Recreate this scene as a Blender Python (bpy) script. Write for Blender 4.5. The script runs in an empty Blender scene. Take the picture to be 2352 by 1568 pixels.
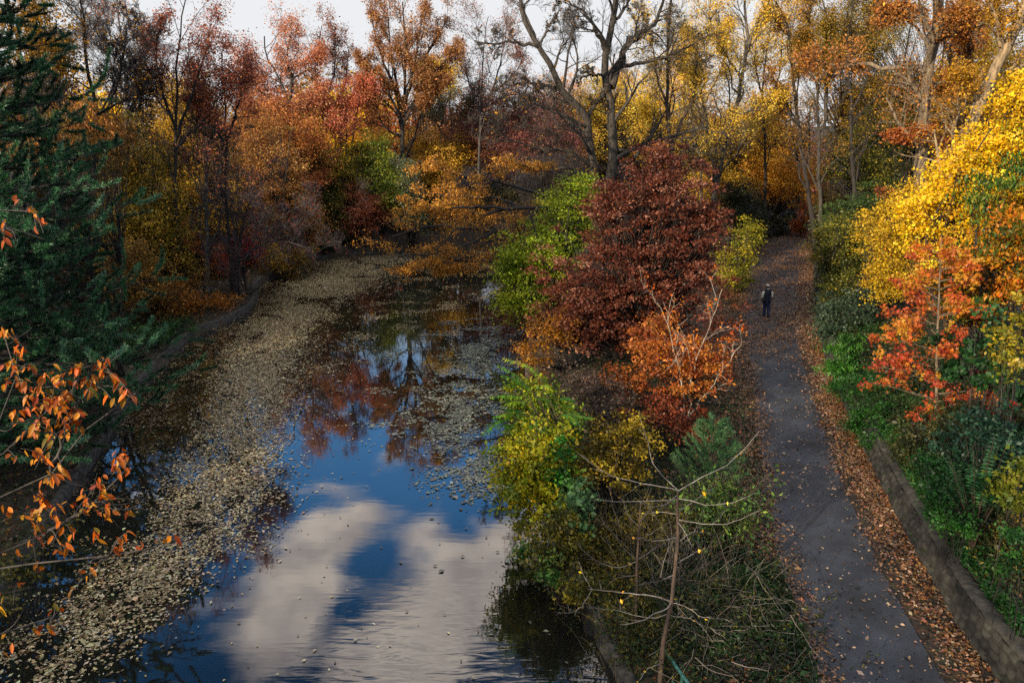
import bpy, math, zlib
import numpy as np
from mathutils import Vector
S = bpy.context.scene
C = S.collection
R = math.radians

# ------------------------------------------------------------------ camera
PITCH, FPX, CAMH = R(15.1), 1830.0, 10.0          # camera on a footbridge ten metres up
cam = bpy.data.objects.new('camera', bpy.data.cameras.new('camera'))
C.objects.link(cam)
cam.location = (0, 0, CAMH)
cam.rotation_euler = (R(90) - PITCH, 0, 0)
cam.data.sensor_width = 36.0
cam.data.lens = FPX / 2352 * 36
cam.data.clip_end = 3000
cam.data.clip_start = .1
S.camera = cam
# ------------------------------------------------------------------ sun and sky
SUN_EL, SUN_AZ = R(17), R(222)                     # azimuth clockwise from +Y: behind and to the left
sl = bpy.data.lights.new('sun', 'SUN'); sl.energy = 5.0; sl.angle = R(.5); sl.color = (1, .84, .62)
so = bpy.data.objects.new('sun', sl); C.objects.link(so)
sd = Vector((math.sin(SUN_AZ) * math.cos(SUN_EL), math.cos(SUN_AZ) * math.cos(SUN_EL), math.sin(SUN_EL)))
so.rotation_euler = sd.to_track_quat('Z', 'Y').to_euler()
W = bpy.data.worlds.new('World'); S.world = W; W.use_nodes = True
nt = W.node_tree; nt.nodes.clear()
def N(t, typ, **kw):
    n = t.nodes.new(typ)
    for k, v in kw.items(): setattr(n, k, v)
    return n
def link(t, a, b): t.links.new(a, b)
def mth(t, op, a, b=None, c=None, clamp=False):
    n = N(t, 'ShaderNodeMath', operation=op); n.use_clamp = clamp
    for i, v in enumerate((a, b, c)):
        if v is None: continue
        if isinstance(v, (int, float)): n.inputs[i].default_value = v
        else: link(t, v, n.inputs[i])
    return n.outputs[0]
def smooth(t, v, lo, hi):
    n = N(t, 'ShaderNodeMapRange', interpolation_type='SMOOTHSTEP')
    link(t, v, n.inputs[0]); n.inputs[1].default_value = lo; n.inputs[2].default_value = hi
    return n.outputs[0]
sky = N(nt, 'ShaderNodeTexSky', sky_type='NISHITA'); sky.sun_disc = False
sky.sun_elevation = SUN_EL; sky.sun_rotation = SUN_AZ; sky.ozone_density = 2.5; sky.dust_density = .6
hs = N(nt, 'ShaderNodeHueSaturation'); hs.inputs['Saturation'].default_value = 1.3; hs.inputs['Value'].default_value = 2.2
link(nt, sky.outputs[0], hs.inputs['Color'])
tc = N(nt, 'ShaderNodeTexCoord'); sx = N(nt, 'ShaderNodeSeparateXYZ'); link(nt, tc.outputs['Generated'], sx.inputs[0])
zz = mth(nt, 'MAXIMUM', sx.outputs[2], .02)
U = mth(nt, 'DIVIDE', sx.outputs[0], zz); V = mth(nt, 'DIVIDE', sx.outputs[1], zz)   # flat cloud deck
cx = N(nt, 'ShaderNodeCombineXYZ'); link(nt, U, cx.inputs[0]); link(nt, V, cx.inputs[1])
nz = N(nt, 'ShaderNodeTexNoise'); nz.inputs['Scale'].default_value = 4.2; nz.inputs['Detail'].default_value = 9
nz.inputs['Roughness'].default_value = .55; nz.inputs['Distortion'].default_value = .3
link(nt, cx.outputs[0], nz.inputs['Vector'])
def lobe(u, v, ru, rv):
    a = mth(nt, 'DIVIDE', mth(nt, 'SUBTRACT', U, u), ru); b = mth(nt, 'DIVIDE', mth(nt, 'SUBTRACT', V, v), rv)
    r2 = mth(nt, 'ADD', mth(nt, 'MULTIPLY', a, a), mth(nt, 'MULTIPLY', b, b))
    return mth(nt, 'EXPONENT', mth(nt, 'MULTIPLY', r2, -1))
cov = mth(nt, 'MULTIPLY', lobe(-.48, 1.78, .12, .27), 1.0)
for (u, v, ru, rv, a) in ((-.48, 1.42, .075, .2, .75), (-.19, 1.40, .17, .25, 1.0), (-.22, 1.82, .07, .12, .75), (-.04, 1.70, .12, .3, .7), (0, 0, .75, .75, 1.2),
                          (.3, 1.5, .25, .5, .5), (1.6, .3, .9, .8, .5), (-1.9, -.6, .9, .9, .5), (.2, -1.4, 1.1, .7, .5), (-.37, 1.50, .045, .06, -.5)):  # lobes overhead and behind the camera are unseen, added for ambient light
    cov = mth(nt, 'ADD', cov, mth(nt, 'MULTIPLY', lobe(u, v, ru, rv), a))
cl = smooth(nt, mth(nt, 'ADD', cov, mth(nt, 'MULTIPLY', mth(nt, 'SUBTRACT', nz.outputs[0], .5), 2.3)), .12, .82)
hz = smooth(nt, sx.outputs[2], .36, .17)            # milky haze low in the sky
mix1 = N(nt, 'ShaderNodeMix', data_type='RGBA'); link(nt, cl, mix1.inputs[0])
de = N(nt, 'ShaderNodeMix', data_type='RGBA'); link(nt, smooth(nt, sx.outputs[2], .42, .62), de.inputs[0]); link(nt, hs.outputs[0], de.inputs[6])
hd = N(nt, 'ShaderNodeHueSaturation'); hd.inputs['Value'].default_value = .3; hd.inputs['Saturation'].default_value = 1.1; link(nt, hs.outputs[0], hd.inputs['Color']); link(nt, hd.outputs[0], de.inputs[7]); link(nt, de.outputs[2], mix1.inputs[6])
deck = smooth(nt, sx.outputs[2], .68, .86)          # unseen bright cloud overhead, added to raise the ambient light
cc = N(nt, 'ShaderNodeMix', data_type='RGBA'); link(nt, deck, cc.inputs[0]); cc.inputs[7].default_value = (10.5, 10.2, 10.2, 1)
n3 = N(nt, 'ShaderNodeTexNoise'); n3.inputs['Scale'].default_value = 7; n3.inputs['Detail'].default_value = 6; link(nt, cx.outputs[0], n3.inputs['Vector'])
c3 = N(nt, 'ShaderNodeMix', data_type='RGBA'); link(nt, smooth(nt, n3.outputs[0], .3, .7), c3.inputs[0]); c3.inputs[6].default_value = (7.6, 6.6, 6.1, 1); c3.inputs[7].default_value = (13.6, 11.6, 9.9, 1); link(nt, c3.outputs[2], cc.inputs[6]); cc.inputs[7].default_value = (10.5, 10.2, 10.2, 1)
link(nt, cc.outputs[2], mix1.inputs[7])
mix2 = N(nt, 'ShaderNodeMix', data_type='RGBA'); link(nt, hz, mix2.inputs[0]); link(nt, mix1.outputs[2], mix2.inputs[6])
mix2.inputs[7].default_value = (5.15, 5.25, 5.4, 1)
bg = N(nt, 'ShaderNodeBackground'); bg.inputs['Strength'].default_value = .098
link(nt, mix2.outputs[2], bg.inputs['Color'])
wo = N(nt, 'ShaderNodeOutputWorld'); link(nt, bg.outputs[0], wo.inputs[0])
S.view_settings.view_transform = 'Standard'; S.view_settings.look = 'None'
S.view_settings.exposure = 0.75; S.view_settings.gamma = 1
S.cycles.use_denoising = False
S.cycles.max_bounces = 6; S.cycles.diffuse_bounces = 3; S.cycles.glossy_bounces = 3; S.cycles.transmission_bounces = 3
S.cycles.caustics_reflective = False; S.cycles.caustics_refractive = False
S.cycles.sample_clamp_indirect = 4

# ------------------------------------------------------------------ helpers
ca, sa = math.cos(PITCH), math.sin(PITCH)
def ray(px, py):
    return np.array([px - 1176, FPX * ca + (784 - py) * sa, -FPX * sa + (784 - py) * ca])
def at(px, py, Y):                                  # the point at distance Y seen at a place in the photograph
    d = ray(px, py); return d * (Y / d[1]) + np.array([0, 0, CAMH])
def onz(px, py, z=0.):
    d = ray(px, py); return d * ((z - CAMH) / d[2]) + np.array([0, 0, CAMH])
def mpp(Y, py=700): return Y / (FPX * ca + (784 - py) * sa)
def rng_of(s): return np.random.default_rng(zlib.crc32(s.encode()))
def lin(h):
    c = np.array([int(h[i:i + 2], 16) for i in (1, 3, 5)]) / 255.
    return np.where(c <= .04045, c / 12.92, ((c + .055) / 1.055) ** 2.4)
def nrm(v): return v / np.maximum(np.linalg.norm(v, axis=-1, keepdims=True), 1e-9)
def hash2(i, j, s=0):
    h = np.sin(i * 127.1 + j * 311.7 + s * 74.7) * 43758.5453
    return h - np.floor(h)
def vnoise(x, y, s=0):
    i, j = np.floor(x), np.floor(y); a, b = x - i, y - j
    a = a * a * (3 - 2 * a); b = b * b * (3 - 2 * b)
    return (hash2(i, j, s) * (1 - a) + hash2(i + 1, j, s) * a) * (1 - b) + (hash2(i, j + 1, s) * (1 - a) + hash2(i + 1, j + 1, s) * a) * b
def fbm(x, y, s=0):
    return vnoise(x, y, s) * .5 + vnoise(x * 2.1, y * 2.1, s + 1) * .3 + vnoise(x * 4.3, y * 4.3, s + 2) * .2
def mesh(name, v, f, mat=None, parent=None, col=None, smoothed=False):
    v = np.asarray(v, dtype=np.float32); f = np.asarray(f, dtype=np.int32); k = f.shape[1]
    me = bpy.data.meshes.new(name)
    me.vertices.add(len(v)); me.vertices.foreach_set('co', v.ravel())
    me.loops.add(f.size); me.loops.foreach_set('vertex_index', f.ravel())
    me.polygons.add(len(f)); me.polygons.foreach_set('loop_start', np.arange(0, f.size, k, dtype=np.int32))
    if smoothed: me.polygons.foreach_set('use_smooth', np.ones(len(f), dtype=bool))
    me.update(calc_edges=True)
    if col is not None:
        a = me.attributes.new('Col', 'FLOAT_COLOR', 'FACE')
        a.data.foreach_set('color', np.concatenate([col, np.ones((len(col), 1))], 1).astype(np.float32).ravel())
    o = bpy.data.objects.new(name, me); C.objects.link(o)
    if mat: me.materials.append(mat)
    if parent:
        o.parent = parent; o.location = (0, 0, 0)
        me.vertices.foreach_set('co', (v - np.array(parent.location, dtype=np.float32)).astype(np.float32).ravel()); me.update()
    return o
def tag(o, label=None, cat=None, group=None, kind=None):
    if label: o['label'] = label
    if cat: o['category'] = cat
    if group: o['group'] = group
    if kind: o['kind'] = kind
    return o
AREA = ''
MANY = {'tree': 'trees', 'oak tree': 'trees', 'shrub': 'shrubs', 'bush': 'shrubs', 'weeds': 'weeds'}
def thing(name, label, cat, loc, group=None):
    if group is None and AREA and cat in MANY: group = MANY[cat] + ' ' + AREA
    o = bpy.data.objects.new(name, None); C.objects.link(o); o.location = [float(q) for q in loc]
    o.empty_display_size = .3
    return tag(o, label, cat, group)

# ------------------------------------------------------------------ materials
def newmat(name):
    m = bpy.data.materials.new(name); m.use_nodes = True
    t = m.node_tree; b = t.nodes['Principled BSDF']
    return m, t, b
def noise_col(t, b, c1, c2, scale, detail=6, coord='Object', stretch=(1, 1, 1), lo=.35, hi=.65):
    tcn = N(t, 'ShaderNodeTexCoord'); mp = N(t, 'ShaderNodeMapping'); mp.inputs['Scale'].default_value = stretch
    link(t, tcn.outputs[coord], mp.inputs[0])
    n = N(t, 'ShaderNodeTexNoise'); n.inputs['Scale'].default_value = scale; n.inputs['Detail'].default_value = detail
    link(t, mp.outputs[0], n.inputs['Vector'])
    r = N(t, 'ShaderNodeValToRGB'); r.color_ramp.elements[0].position = lo; r.color_ramp.elements[1].position = hi
    r.color_ramp.elements[0].color = (*lin(c1), 1); r.color_ramp.elements[1].color = (*lin(c2), 1)
    link(t, n.outputs[0], r.inputs[0]); link(t, r.outputs[0], b.inputs['Base Color'])
    return mp, n, r
def bump(t, b, h, strength, dist):
    bp = N(t, 'ShaderNodeBump'); bp.inputs['Strength'].default_value = strength; bp.inputs['Distance'].default_value = dist
    link(t, h, bp.inputs['Height']); link(t, bp.outputs[0], b.inputs['Normal']); return bp
def leaf_mat(name, trans=.35, rough=.5, spec=.35):
    m, t, b = newmat(name)
    a = N(t, 'ShaderNodeAttribute', attribute_name='Col')
    link(t, a.outputs['Color'], b.inputs['Base Color']); b.inputs['Roughness'].default_value = rough
    b.inputs['Specular IOR Level'].default_value = spec
    tr = N(t, 'ShaderNodeBsdfTranslucent'); link(t, a.outputs['Color'], tr.inputs['Color'])
    mx = N(t, 'ShaderNodeMixShader'); mx.inputs[0].default_value = trans
    link(t, b.outputs[0], mx.inputs[1]); link(t, tr.outputs[0], mx.inputs[2])
    link(t, mx.outputs[0], t.nodes['Material Output'].inputs[0]); return m
LEAF = leaf_mat('leaf', .42); NEEDLE = leaf_mat('needle', .15, .45, .4); DRY = leaf_mat('fallen_leaf', .1, .38, .7)
_bark = {}
def bark(c1='#3a342c', c2='#6a6054'):
    if (c1, c2) not in _bark:
        m, t, b = newmat('bark'); mp, n, r = noise_col(t, b, c1, c2, 9, 8, 'Object', (1, 1, .22))
        b.inputs['Roughness'].default_value = .9; bump(t, b, n.outputs[0], .8, .04); _bark[c1, c2] = m
    return _bark[c1, c2]
B_GREY = ('#24211e', '#544d46'); B_DARK = ('#171412', '#332c26'); B_PALE = ('#6e655a', '#a39a8c'); B_BROWN = ('#2a211a', '#503f31'); B_TAN = ('#3e3428', '#7a6a54')
def plain(name, c1, c2, scale=20, rough=.8):
    m, t, b = newmat(name); noise_col(t, b, c1, c2, scale); b.inputs['Roughness'].default_value = rough; return m

# ------------------------------------------------------------------ leaf and tube geometry
def pal_col(pal, v, rng, jit=.22):
    p = np.array([lin(h) for h in pal]); x = np.clip(v, 0, .9999) * (len(pal) - 1); i = x.astype(int); f = (x - i)[:, None]
    c = p[i] * (1 - f) + p[np.minimum(i + 1, len(pal) - 1)] * f
    n = len(v)
    return np.clip(c * np.exp(rng.normal(0, jit, (n, 1))) * np.exp(rng.normal(0, .07, (n, 3))), .002, .9)
def leaf_quads(P, size, rng, asp=.6, droop=.0, up=.5, fold=.12, axis=None):
    n = len(P); Nn = nrm(rng.normal(size=(n, 3)) + np.array([0, 0, up * 1.6]))
    D = rng.normal(size=(n, 3)) if axis is None else axis + rng.normal(size=(n, 3)) * .35
    D = D - np.sum(D * Nn, 1, keepdims=True) * Nn
    D = nrm(nrm(D) + np.array([0, 0, -droop])); Wd = nrm(np.cross(D, Nn)); Nn = np.cross(Wd, D)
    s = (size * np.exp(rng.normal(0, .25, n)))[:, None]
    v = np.stack([P - D * s * .5, P + Wd * s * asp * .5 - D * s * .05 + Nn * s * fold, P + D * s * .5, P - Wd * s * asp * .5 - D * s * .05 + Nn * s * fold], 1)
    return v.reshape(-1, 3), np.arange(4 * n).reshape(n, 4)
def tubes(P, Rr, sides, rough=0., rng=None):          # P (n,k,3), Rr (n,k)
    n, k, _ = P.shape
    T = np.empty_like(P); T[:, 1:-1] = P[:, 2:] - P[:, :-2]; T[:, 0] = P[:, 1] - P[:, 0]; T[:, -1] = P[:, -1] - P[:, -2]; T = nrm(T)
    ref = np.where(np.abs(T[:, :1, 2:3]) > .8, np.array([[[1., .2, 0]]]), np.array([[[.15, .1, 1.]]]))
    A = nrm(np.cross(T, np.broadcast_to(ref, T.shape))); B = np.cross(T, A)
    th = np.arange(sides) * 2 * math.pi / sides
    ring = A[:, :, None] * np.cos(th)[None, None, :, None] + B[:, :, None] * np.sin(th)[None, None, :, None]
    rr = Rr[:, :, None, None] * np.ones((1, 1, sides, 1))
    if rough: rr = rr * (1 + rng.normal(0, rough, rr.shape))
    v = (P[:, :, None] + ring * rr).reshape(-1, 3)
    b = (np.arange(n) * k * sides)[:, None, None]; i = (np.arange(k - 1) * sides)[None, :, None]; j = np.arange(sides)[None, None, :]; j2 = (j + 1) % sides
    f = np.stack([b + i + j, b + i + j2, b + i + sides + j2, b + i + sides + j], -1).reshape(-1, 4)
    return v, f
class Acc:
    def __init__(s): s.v = []; s.f = []; s.n = 0; s.c = []
    def add(s, v, f, c=None):
        s.v.append(v); s.f.append(f + s.n); s.n += len(v)
        if c is not None: s.c.append(c)
    def build(s, name, mat, parent=None, smoothed=False):
        if not s.v: return None
        return mesh(name, np.concatenate(s.v), np.concatenate(s.f), mat, parent, np.concatenate(s.c) if s.c else None, smoothed)
def resample(pts, k):
    p = np.array(pts, float)
    if len(p) > 2:                                   # Catmull-Rom smoothing
        q = np.concatenate([[2 * p[0] - p[1]], p, [2 * p[-1] - p[-2]]]); out = []
        for i in range(1, len(q) - 2):
            for t in np.linspace(0, 1, 8, endpoint=False):
                out.append(.5 * (2 * q[i] + (q[i + 1] - q[i - 1]) * t + (2 * q[i - 1] - 5 * q[i] + 4 * q[i + 1] - q[i + 2]) * t * t + (3 * q[i] - q[i - 1] - 3 * q[i + 1] + q[i + 2]) * t ** 3))
        p = np.array(out + [p[-1]])
    d = np.concatenate([[0], np.cumsum(np.linalg.norm(np.diff(p, axis=0), axis=1))])
    return np.stack([np.interp(np.linspace(0, d[-1], k), d, p[:, i]) for i in range(3)], 1), d[-1]
def grow(P, Rr, L, rng, n, t=(.3, 1.), ang=(45, 12), ratio=.5, up=.15, wander=.18, rr=.55, K=6, trop=.02, rmin=.008, taper=.45, tip=.25, flat=0.):
    M = len(P); k0 = P.shape[1]; idx = np.repeat(np.arange(M), n)
    tt = (np.tile((np.arange(n) + .5) / n, M) + rng.uniform(-.5, .5, M * n) / n); tt = t[0] + tt * (t[1] - t[0])
    x = np.clip(tt, 0, .999) * (k0 - 1); i = x.astype(int); fr = (x - i)[:, None]
    pos = P[idx, i] * (1 - fr) + P[idx, i + 1] * fr; tan = nrm(P[idx, i + 1] - P[idx, i])
    rp = Rr[idx, i] * (1 - fr[:, 0]) + Rr[idx, i + 1] * fr[:, 0]
    rnd = rng.normal(size=(M * n, 3)); rnd[:, 2] *= 1 - flat
    perp = nrm(rnd - np.sum(rnd * tan, 1, keepdims=True) * tan)
    a = np.radians(rng.normal(ang[0], ang[1], M * n))[:, None]
    d = nrm(np.cos(a) * tan + np.sin(a) * perp + np.array([0, 0, up]))
    ln = L[idx] * ratio * rng.uniform(.6, 1.25, M * n) * (1 - taper * (tt - t[0]) / max(t[1] - t[0], .01))
    out = np.empty((M * n, K, 3)); out[:, 0] = pos
    for q in range(1, K):
        d = nrm(d + rng.normal(0, wander, d.shape) + np.array([0, 0, trop])); out[:, q] = out[:, q - 1] + d * (ln / (K - 1))[:, None]
    r0 = np.maximum(np.minimum(rp * .85, rp * rr + .0), rmin)
    ro = r0[:, None] * np.linspace(1, tip, K)[None]
    return out, np.maximum(ro, rmin * .55), ln
def pts_on(P, w, n, rng):                             # n random points along polylines
    i = rng.choice(len(P), n, p=w / w.sum()); x = rng.uniform(.25, 1, n) * (P.shape[1] - 1.001); k = x.astype(int); f = (x - k)[:, None]
    return P[i, k] * (1 - f) + P[i, k + 1] * f, i

# ------------------------------------------------------------------ ground
WZ = -.8                                              # water level
LB = [(-8.4, -8), (-8.6, -2), (-9.4, 6), (-11.9, 16), (-13, 20.6), (-14, 25), (-16, 33), (-16.95, 40.8), (-16.4, 43.2), (-15.95, 47), (-16.6, 50.8), (-17.9, 55.2), (-17.2, 62.4), (-15.6, 66.4)]
FB = [(-15.6, 66.4), (-11.2, 69), (-6, 72), (-1.5, 74.2), (5.2, 77.2), (12, 80)]
RB = [(12, 80), (8, 74), (3.6, 64), (2.3, 56), (1.4, 46), (.86, 38.7), (.6, 33.6), (.75, 27), (1.3, 19), (1.85, 15), (2.15, 13.6), (2.6, 9), (2.8, 0), (2.8, -8)]
POND = np.array(LB + FB[1:] + RB[1:])
PL = np.array([(5.3, -8), (5.4, 4), (5.71, 12.7), (6.28, 16.4), (6.76, 18.9), (7.76, 23.1), (9.41, 29.5), (10.95, 35.8), (13.24, 45.2), (18.3, 60.7), (21.9, 70), (27, 84), (34, 100)])
WALL = np.array([(9.0, -8), (9.0, 4), (9.11, 12.7), (9.68, 16.5), (10.56, 20.7), (11.59, 25), (12.75, 29.5), (14.5, 35.8), (17.6, 45.2), (23.2, 60.7), (26.7, 70), (32, 84), (39, 100)])
def sdist(x, y, pl):                                  # distance to a polyline, and side (+ = right of travel)
    best = np.full(x.shape, 1e9); side = np.ones(x.shape)
    for a, b in zip(pl[:-1], pl[1:]):
        ab = b - a; t = np.clip(((x - a[0]) * ab[0] + (y - a[1]) * ab[1]) / (ab @ ab), 0, 1)
        dx = x - a[0] - t * ab[0]; dy = y - a[1] - t * ab[1]; d = np.hypot(dx, dy)
        s = np.sign(ab[1] * (x - a[0]) - ab[0] * (y - a[1])); m = d < best
        best = np.where(m, d, best); side = np.where(m, s, side)
    return best, side
def inside(x, y, poly):
    c = np.zeros(x.shape, bool); n = len(poly)
    for i in range(n):
        a, b = poly[i], poly[(i + 1) % n]
        if a[1] == b[1]: continue
        hit = ((a[1] > y) != (b[1] > y)) & (x < (b[0] - a[0]) * (y - a[1]) / (b[1] - a[1]) + a[0]); c ^= hit
    return c
def height(x, y):
    x = np.asarray(x, float); y = np.asarray(y, float)
    dp, _ = sdist(x, y, np.vstack([POND, POND[:1]])); ins = inside(x, y, POND)
    dw, sw = sdist(x, y, WALL); ds = dw * sw
    sm = lambda v, a, b: (lambda t: t * t * (3 - 2 * t))(np.clip((v - a) / (b - a), 0, 1))
    far = sm(y, 64, 95) * 4.5 + sm(y, 150, 300) * 5
    left = -.42 + np.minimum(dp, 40) * .07 + sm(dp, 3, 30) * 1.2
    strip = -.42 + .40 * sm(dp, .4, 2.6)
    dl, sl_ = sdist(x, y, PL); lp = dl * sl_           # >0: on or right of the path's left edge
    strip = np.where(lp > -.8, -.02, strip)
    right = .7 + np.minimum(np.maximum(ds - .3, 0), 30) * .22
    west = x < np.interp(y, [-8, 75, 90, 130], [-3, -3, 12, 20])
    z = np.where(west, left, np.where(ds > 0.3, right, strip))
    blend = sm(y, 68, 84); z = z * (1 - blend) + np.where(ds > .3, np.maximum(right, .8), np.where((lp > -1) & (ds <= .3), .0, 1.0)) * blend
    onpath = (lp > -1.2) & (ds < .4)
    z = z + np.where(onpath, 0, far * np.where(west, 1, .5)) + np.where(onpath | ins, 0, (fbm(x * .35, y * .35) - .5) * .35 * np.clip(dp / 3, 0, 1))
    return np.where(ins, np.maximum(-2., -.9 - dp * 1.2), z)
def gz(x, y): return float(height(np.array([x]), np.array([y]))[0])

ax = np.concatenate([[-900, -500, -300, -200, -140, -100, -80], np.arange(-64, 7, .7), np.arange(7, 28, .22), np.arange(28, 64, .7), [66, 72, 80, 100, 140, 200, 300, 500, 900]])
ay = np.concatenate([[-600, -300, -150, -80, -50, -30], np.arange(-20, 6, .7), np.arange(6, 50, .35), np.arange(50, 120, .7), [122, 130, 145, 170, 220, 300, 450, 700, 1200]])
gx, gy = np.meshgrid(ax, ay); gzv = height(gx, gy)
nx, ny = len(ax), len(ay)
ii = (np.arange(ny - 1)[:, None] * nx + np.arange(nx - 1)[None]).ravel()
mg, t, b = newmat('woodland_floor')
mp, n1, r1 = noise_col(t, b, '#1c1710', '#4a3420', 3.2, 10, 'Object', lo=.3, hi=.7)
e = r1.color_ramp.elements.new(.5); e.color = (*lin('#2d2415'), 1)
v1 = N(t, 'ShaderNodeTexVoronoi'); v1.inputs['Scale'].default_value = 9; link(t, mp.outputs[0], v1.inputs['Vector'])
mxr = N(t, 'ShaderNodeMix', data_type='RGBA', blend_type='MULTIPLY'); mxr.inputs[0].default_value = .55
link(t, r1.outputs[0], mxr.inputs[6]); link(t, v1.outputs['Color'], mxr.inputs[7]); link(t, mxr.outputs[2], b.inputs['Base Color'])
b.inputs['Roughness'].default_value = .9; bump(t, b, v1.outputs['Distance'], .6, .06)
tag(mesh('ground', np.stack([gx, gy, gzv], -1).reshape(-1, 3), np.stack([ii, ii + 1, ii + nx + 1, ii + nx], 1), mg, smoothed=True), kind='structure')

# water: one sheet filling the pond, its rim tucked under the kerbs
def strip_mesh(Lp, Rp, zl, zr, cross=2):
    n = len(Lp); v = []
    for c in np.linspace(0, 1, cross): v.append(np.concatenate([Lp * (1 - c) + Rp * c, (zl * (1 - c) + zr * c) * np.ones((n, 1))], 1))
    v = np.stack(v, 1).reshape(-1, 3); i = (np.arange(n - 1)[:, None] * cross + np.arange(cross - 1)[None]).ravel()
    return v, np.stack([i, i + 1, i + cross + 1, i + cross], 1)
def off(pl, d):                                       # shift a polyline sideways (+ = right of travel)
    t_ = np.gradient(pl, axis=0); t_ = nrm(t_); return pl + np.stack([t_[:, 1], -t_[:, 0]], 1) * d
def dens(pl, step):
    p3 = np.concatenate([pl, np.zeros((len(pl), 1))], 1); d = np.sum(np.linalg.norm(np.diff(pl, axis=0), axis=1))
    return resample(p3, int(d / step) + 2)[0][:, :2]
mw, t, b = newmat('pond_water')
b.inputs['Base Color'].default_value = (.008, .008, .006, 1); b.inputs['Roughness'].default_value = .25; b.inputs['Specular IOR Level'].default_value = 0
tcn = N(t, 'ShaderNodeTexCoord'); mp = N(t, 'ShaderNodeMapping'); mp.inputs['Scale'].default_value = (.8, 3.2, 1); link(t, tcn.outputs['Object'], mp.inputs[0])
w1 = N(t, 'ShaderNodeTexNoise'); w1.inputs['Scale'].default_value = 1.5; w1.inputs['Detail'].default_value = 4; link(t, mp.outputs[0], w1.inputs[0])
mp2 = N(t, 'ShaderNodeMapping'); mp2.inputs['Scale'].default_value = (.4, 1.5, 1); mp2.inputs['Rotation'].default_value = (0, 0, .12); link(t, tcn.outputs['Object'], mp2.inputs[0])
w2 = N(t, 'ShaderNodeTexNoise'); w2.inputs['Scale'].default_value = 2.6; w2.inputs['Detail'].default_value = 2; w2.inputs['Distortion'].default_value = .5; link(t, mp2.outputs[0], w2.inputs[0])
sxy = N(t, 'ShaderNodeSeparateXYZ'); link(t, tcn.outputs['Object'], sxy.inputs[0])
nearf = mth(t, 'MULTIPLY', smooth(t, sxy.outputs[1], 19, 13), smooth(t, sxy.outputs[0], -5.5, -2.0))    # breeze patch by the bridge
hgt = mth(t, 'ADD', mth(t, 'MULTIPLY', w1.outputs[0], .03), mth(t, 'MULTIPLY', w2.outputs[0], mth(t, 'ADD', .012, mth(t, 'MULTIPLY', nearf, .5))))
gl = N(t, 'ShaderNodeBsdfGlossy'); gl.inputs['Roughness'].default_value = .005; gl.inputs['Color'].default_value = (.95, .97, 1, 1)
bp = N(t, 'ShaderNodeBump'); bp.inputs['Strength'].default_value = 1.; bp.inputs['Distance'].default_value = .02; link(t, hgt, bp.inputs['Height']); link(t, bp.outputs[0], gl.inputs['Normal'])
fr = N(t, 'ShaderNodeFresnel'); fr.inputs['IOR'].default_value = 2.2; link(t, bp.outputs[0], fr.inputs['Normal'])
mx = N(t, 'ShaderNodeMixShader'); link(t, fr.outputs[0], mx.inputs[0]); link(t, b.outputs[0], mx.inputs[1]); link(t, gl.outputs[0], mx.inputs[2])
link(t, mx.outputs[0], t.nodes['Material Output'].inputs[0])
import mathutils.geometry as mgeo
pp = [Vector((x, y, 0)) for x, y in POND]
tri = mgeo.tessellate_polygon([pp])
tag(mesh('pond_water', np.array([(x, y, WZ) for x, y in POND]), np.array([t_ if np.cross(POND[t_[1]] - POND[t_[0]], POND[t_[2]] - POND[t_[0]]) > 0 else t_[::-1] for t_ in tri]), mw), kind='structure')

# kerbs of worn stone round the pond
mk, t, b = newmat('kerb_stone'); mp, n1, r1 = noise_col(t, b, '#191815', '#45433d', 5, 9); b.inputs['Roughness'].default_value = .85; bump(t, b, n1.outputs[0], .7, .03)
def kerb(pl, w=.26, top=-.42, left=True):
    p = dens(np.array(pl, float), .5); r = rng_of('kerb%d' % len(p)); s = -1 if left else 1
    # profile: water face, top, land face
    prof = [(-.02, -1.5), (0, top - .05), (.05, top), (w - .05, top + .01), (w, top - .05), (w, -1.5)]
    v = []
    jit = r.normal(0, .018, (len(p), 2))
    for d, z in prof:
        q = off(p, s * d); v.append(np.concatenate([q + jit, (z + jit[:, :1] * (1 if z > -1 else 0))], 1))
    v = np.stack(v, 1).reshape(-1, 3); c = len(prof); i = (np.arange(len(p) - 1)[:, None] * c + np.arange(c - 1)[None]).ravel()
    return tag(mesh('kerb', v, np.stack([i, i + 1, i + c + 1, i + c], 1), mk), kind='structure')
kerb(LB + FB[1:]); kerb(RB[::-1], left=False)

# asphalt path
PR = off(WALL, -1.05)
pl_, pr_ = dens(PL, .5), None
ytab = np.linspace(-8, 99, 220)
Lp = np.stack([np.interp(ytab, PL[:, 1], PL[:, 0]), ytab], 1); Rp = np.stack([np.interp(ytab, PR[:, 1], PR[:, 0]), ytab], 1)
ma, t, b = newmat('asphalt'); mp, n1, r1 = noise_col(t, b, '#23262d', '#343a43', 1.1, 12, lo=.3, hi=.72)
n2 = N(t, 'ShaderNodeTexNoise'); n2.inputs['Scale'].default_value = 55; n2.inputs['Detail'].default_value = 3; link(t, mp.outputs[0], n2.inputs[0])
r2 = N(t, 'ShaderNodeValToRGB'); r2.color_ramp.elements[0].position = .42; r2.color_ramp.elements[1].position = .7
r2.color_ramp.elements[0].color = (.55, .55, .55, 1); r2.color_ramp.elements[1].color = (1.5, 1.5, 1.5, 1); link(t, n2.outputs[0], r2.inputs[0])
mm = N(t, 'ShaderNodeMix', data_type='RGBA', blend_type='MULTIPLY'); mm.inputs[0].default_value = 1; link(t, r1.outputs[0], mm.inputs[6]); link(t, r2.outputs[0], mm.inputs[7])
n4 = N(t, 'ShaderNodeTexNoise'); n4.inputs['Scale'].default_value = .55; n4.inputs['Detail'].default_value = 8; n4.inputs['Roughness'].default_value = .65; link(t, mp.outputs[0], n4.inputs[0])
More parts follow.
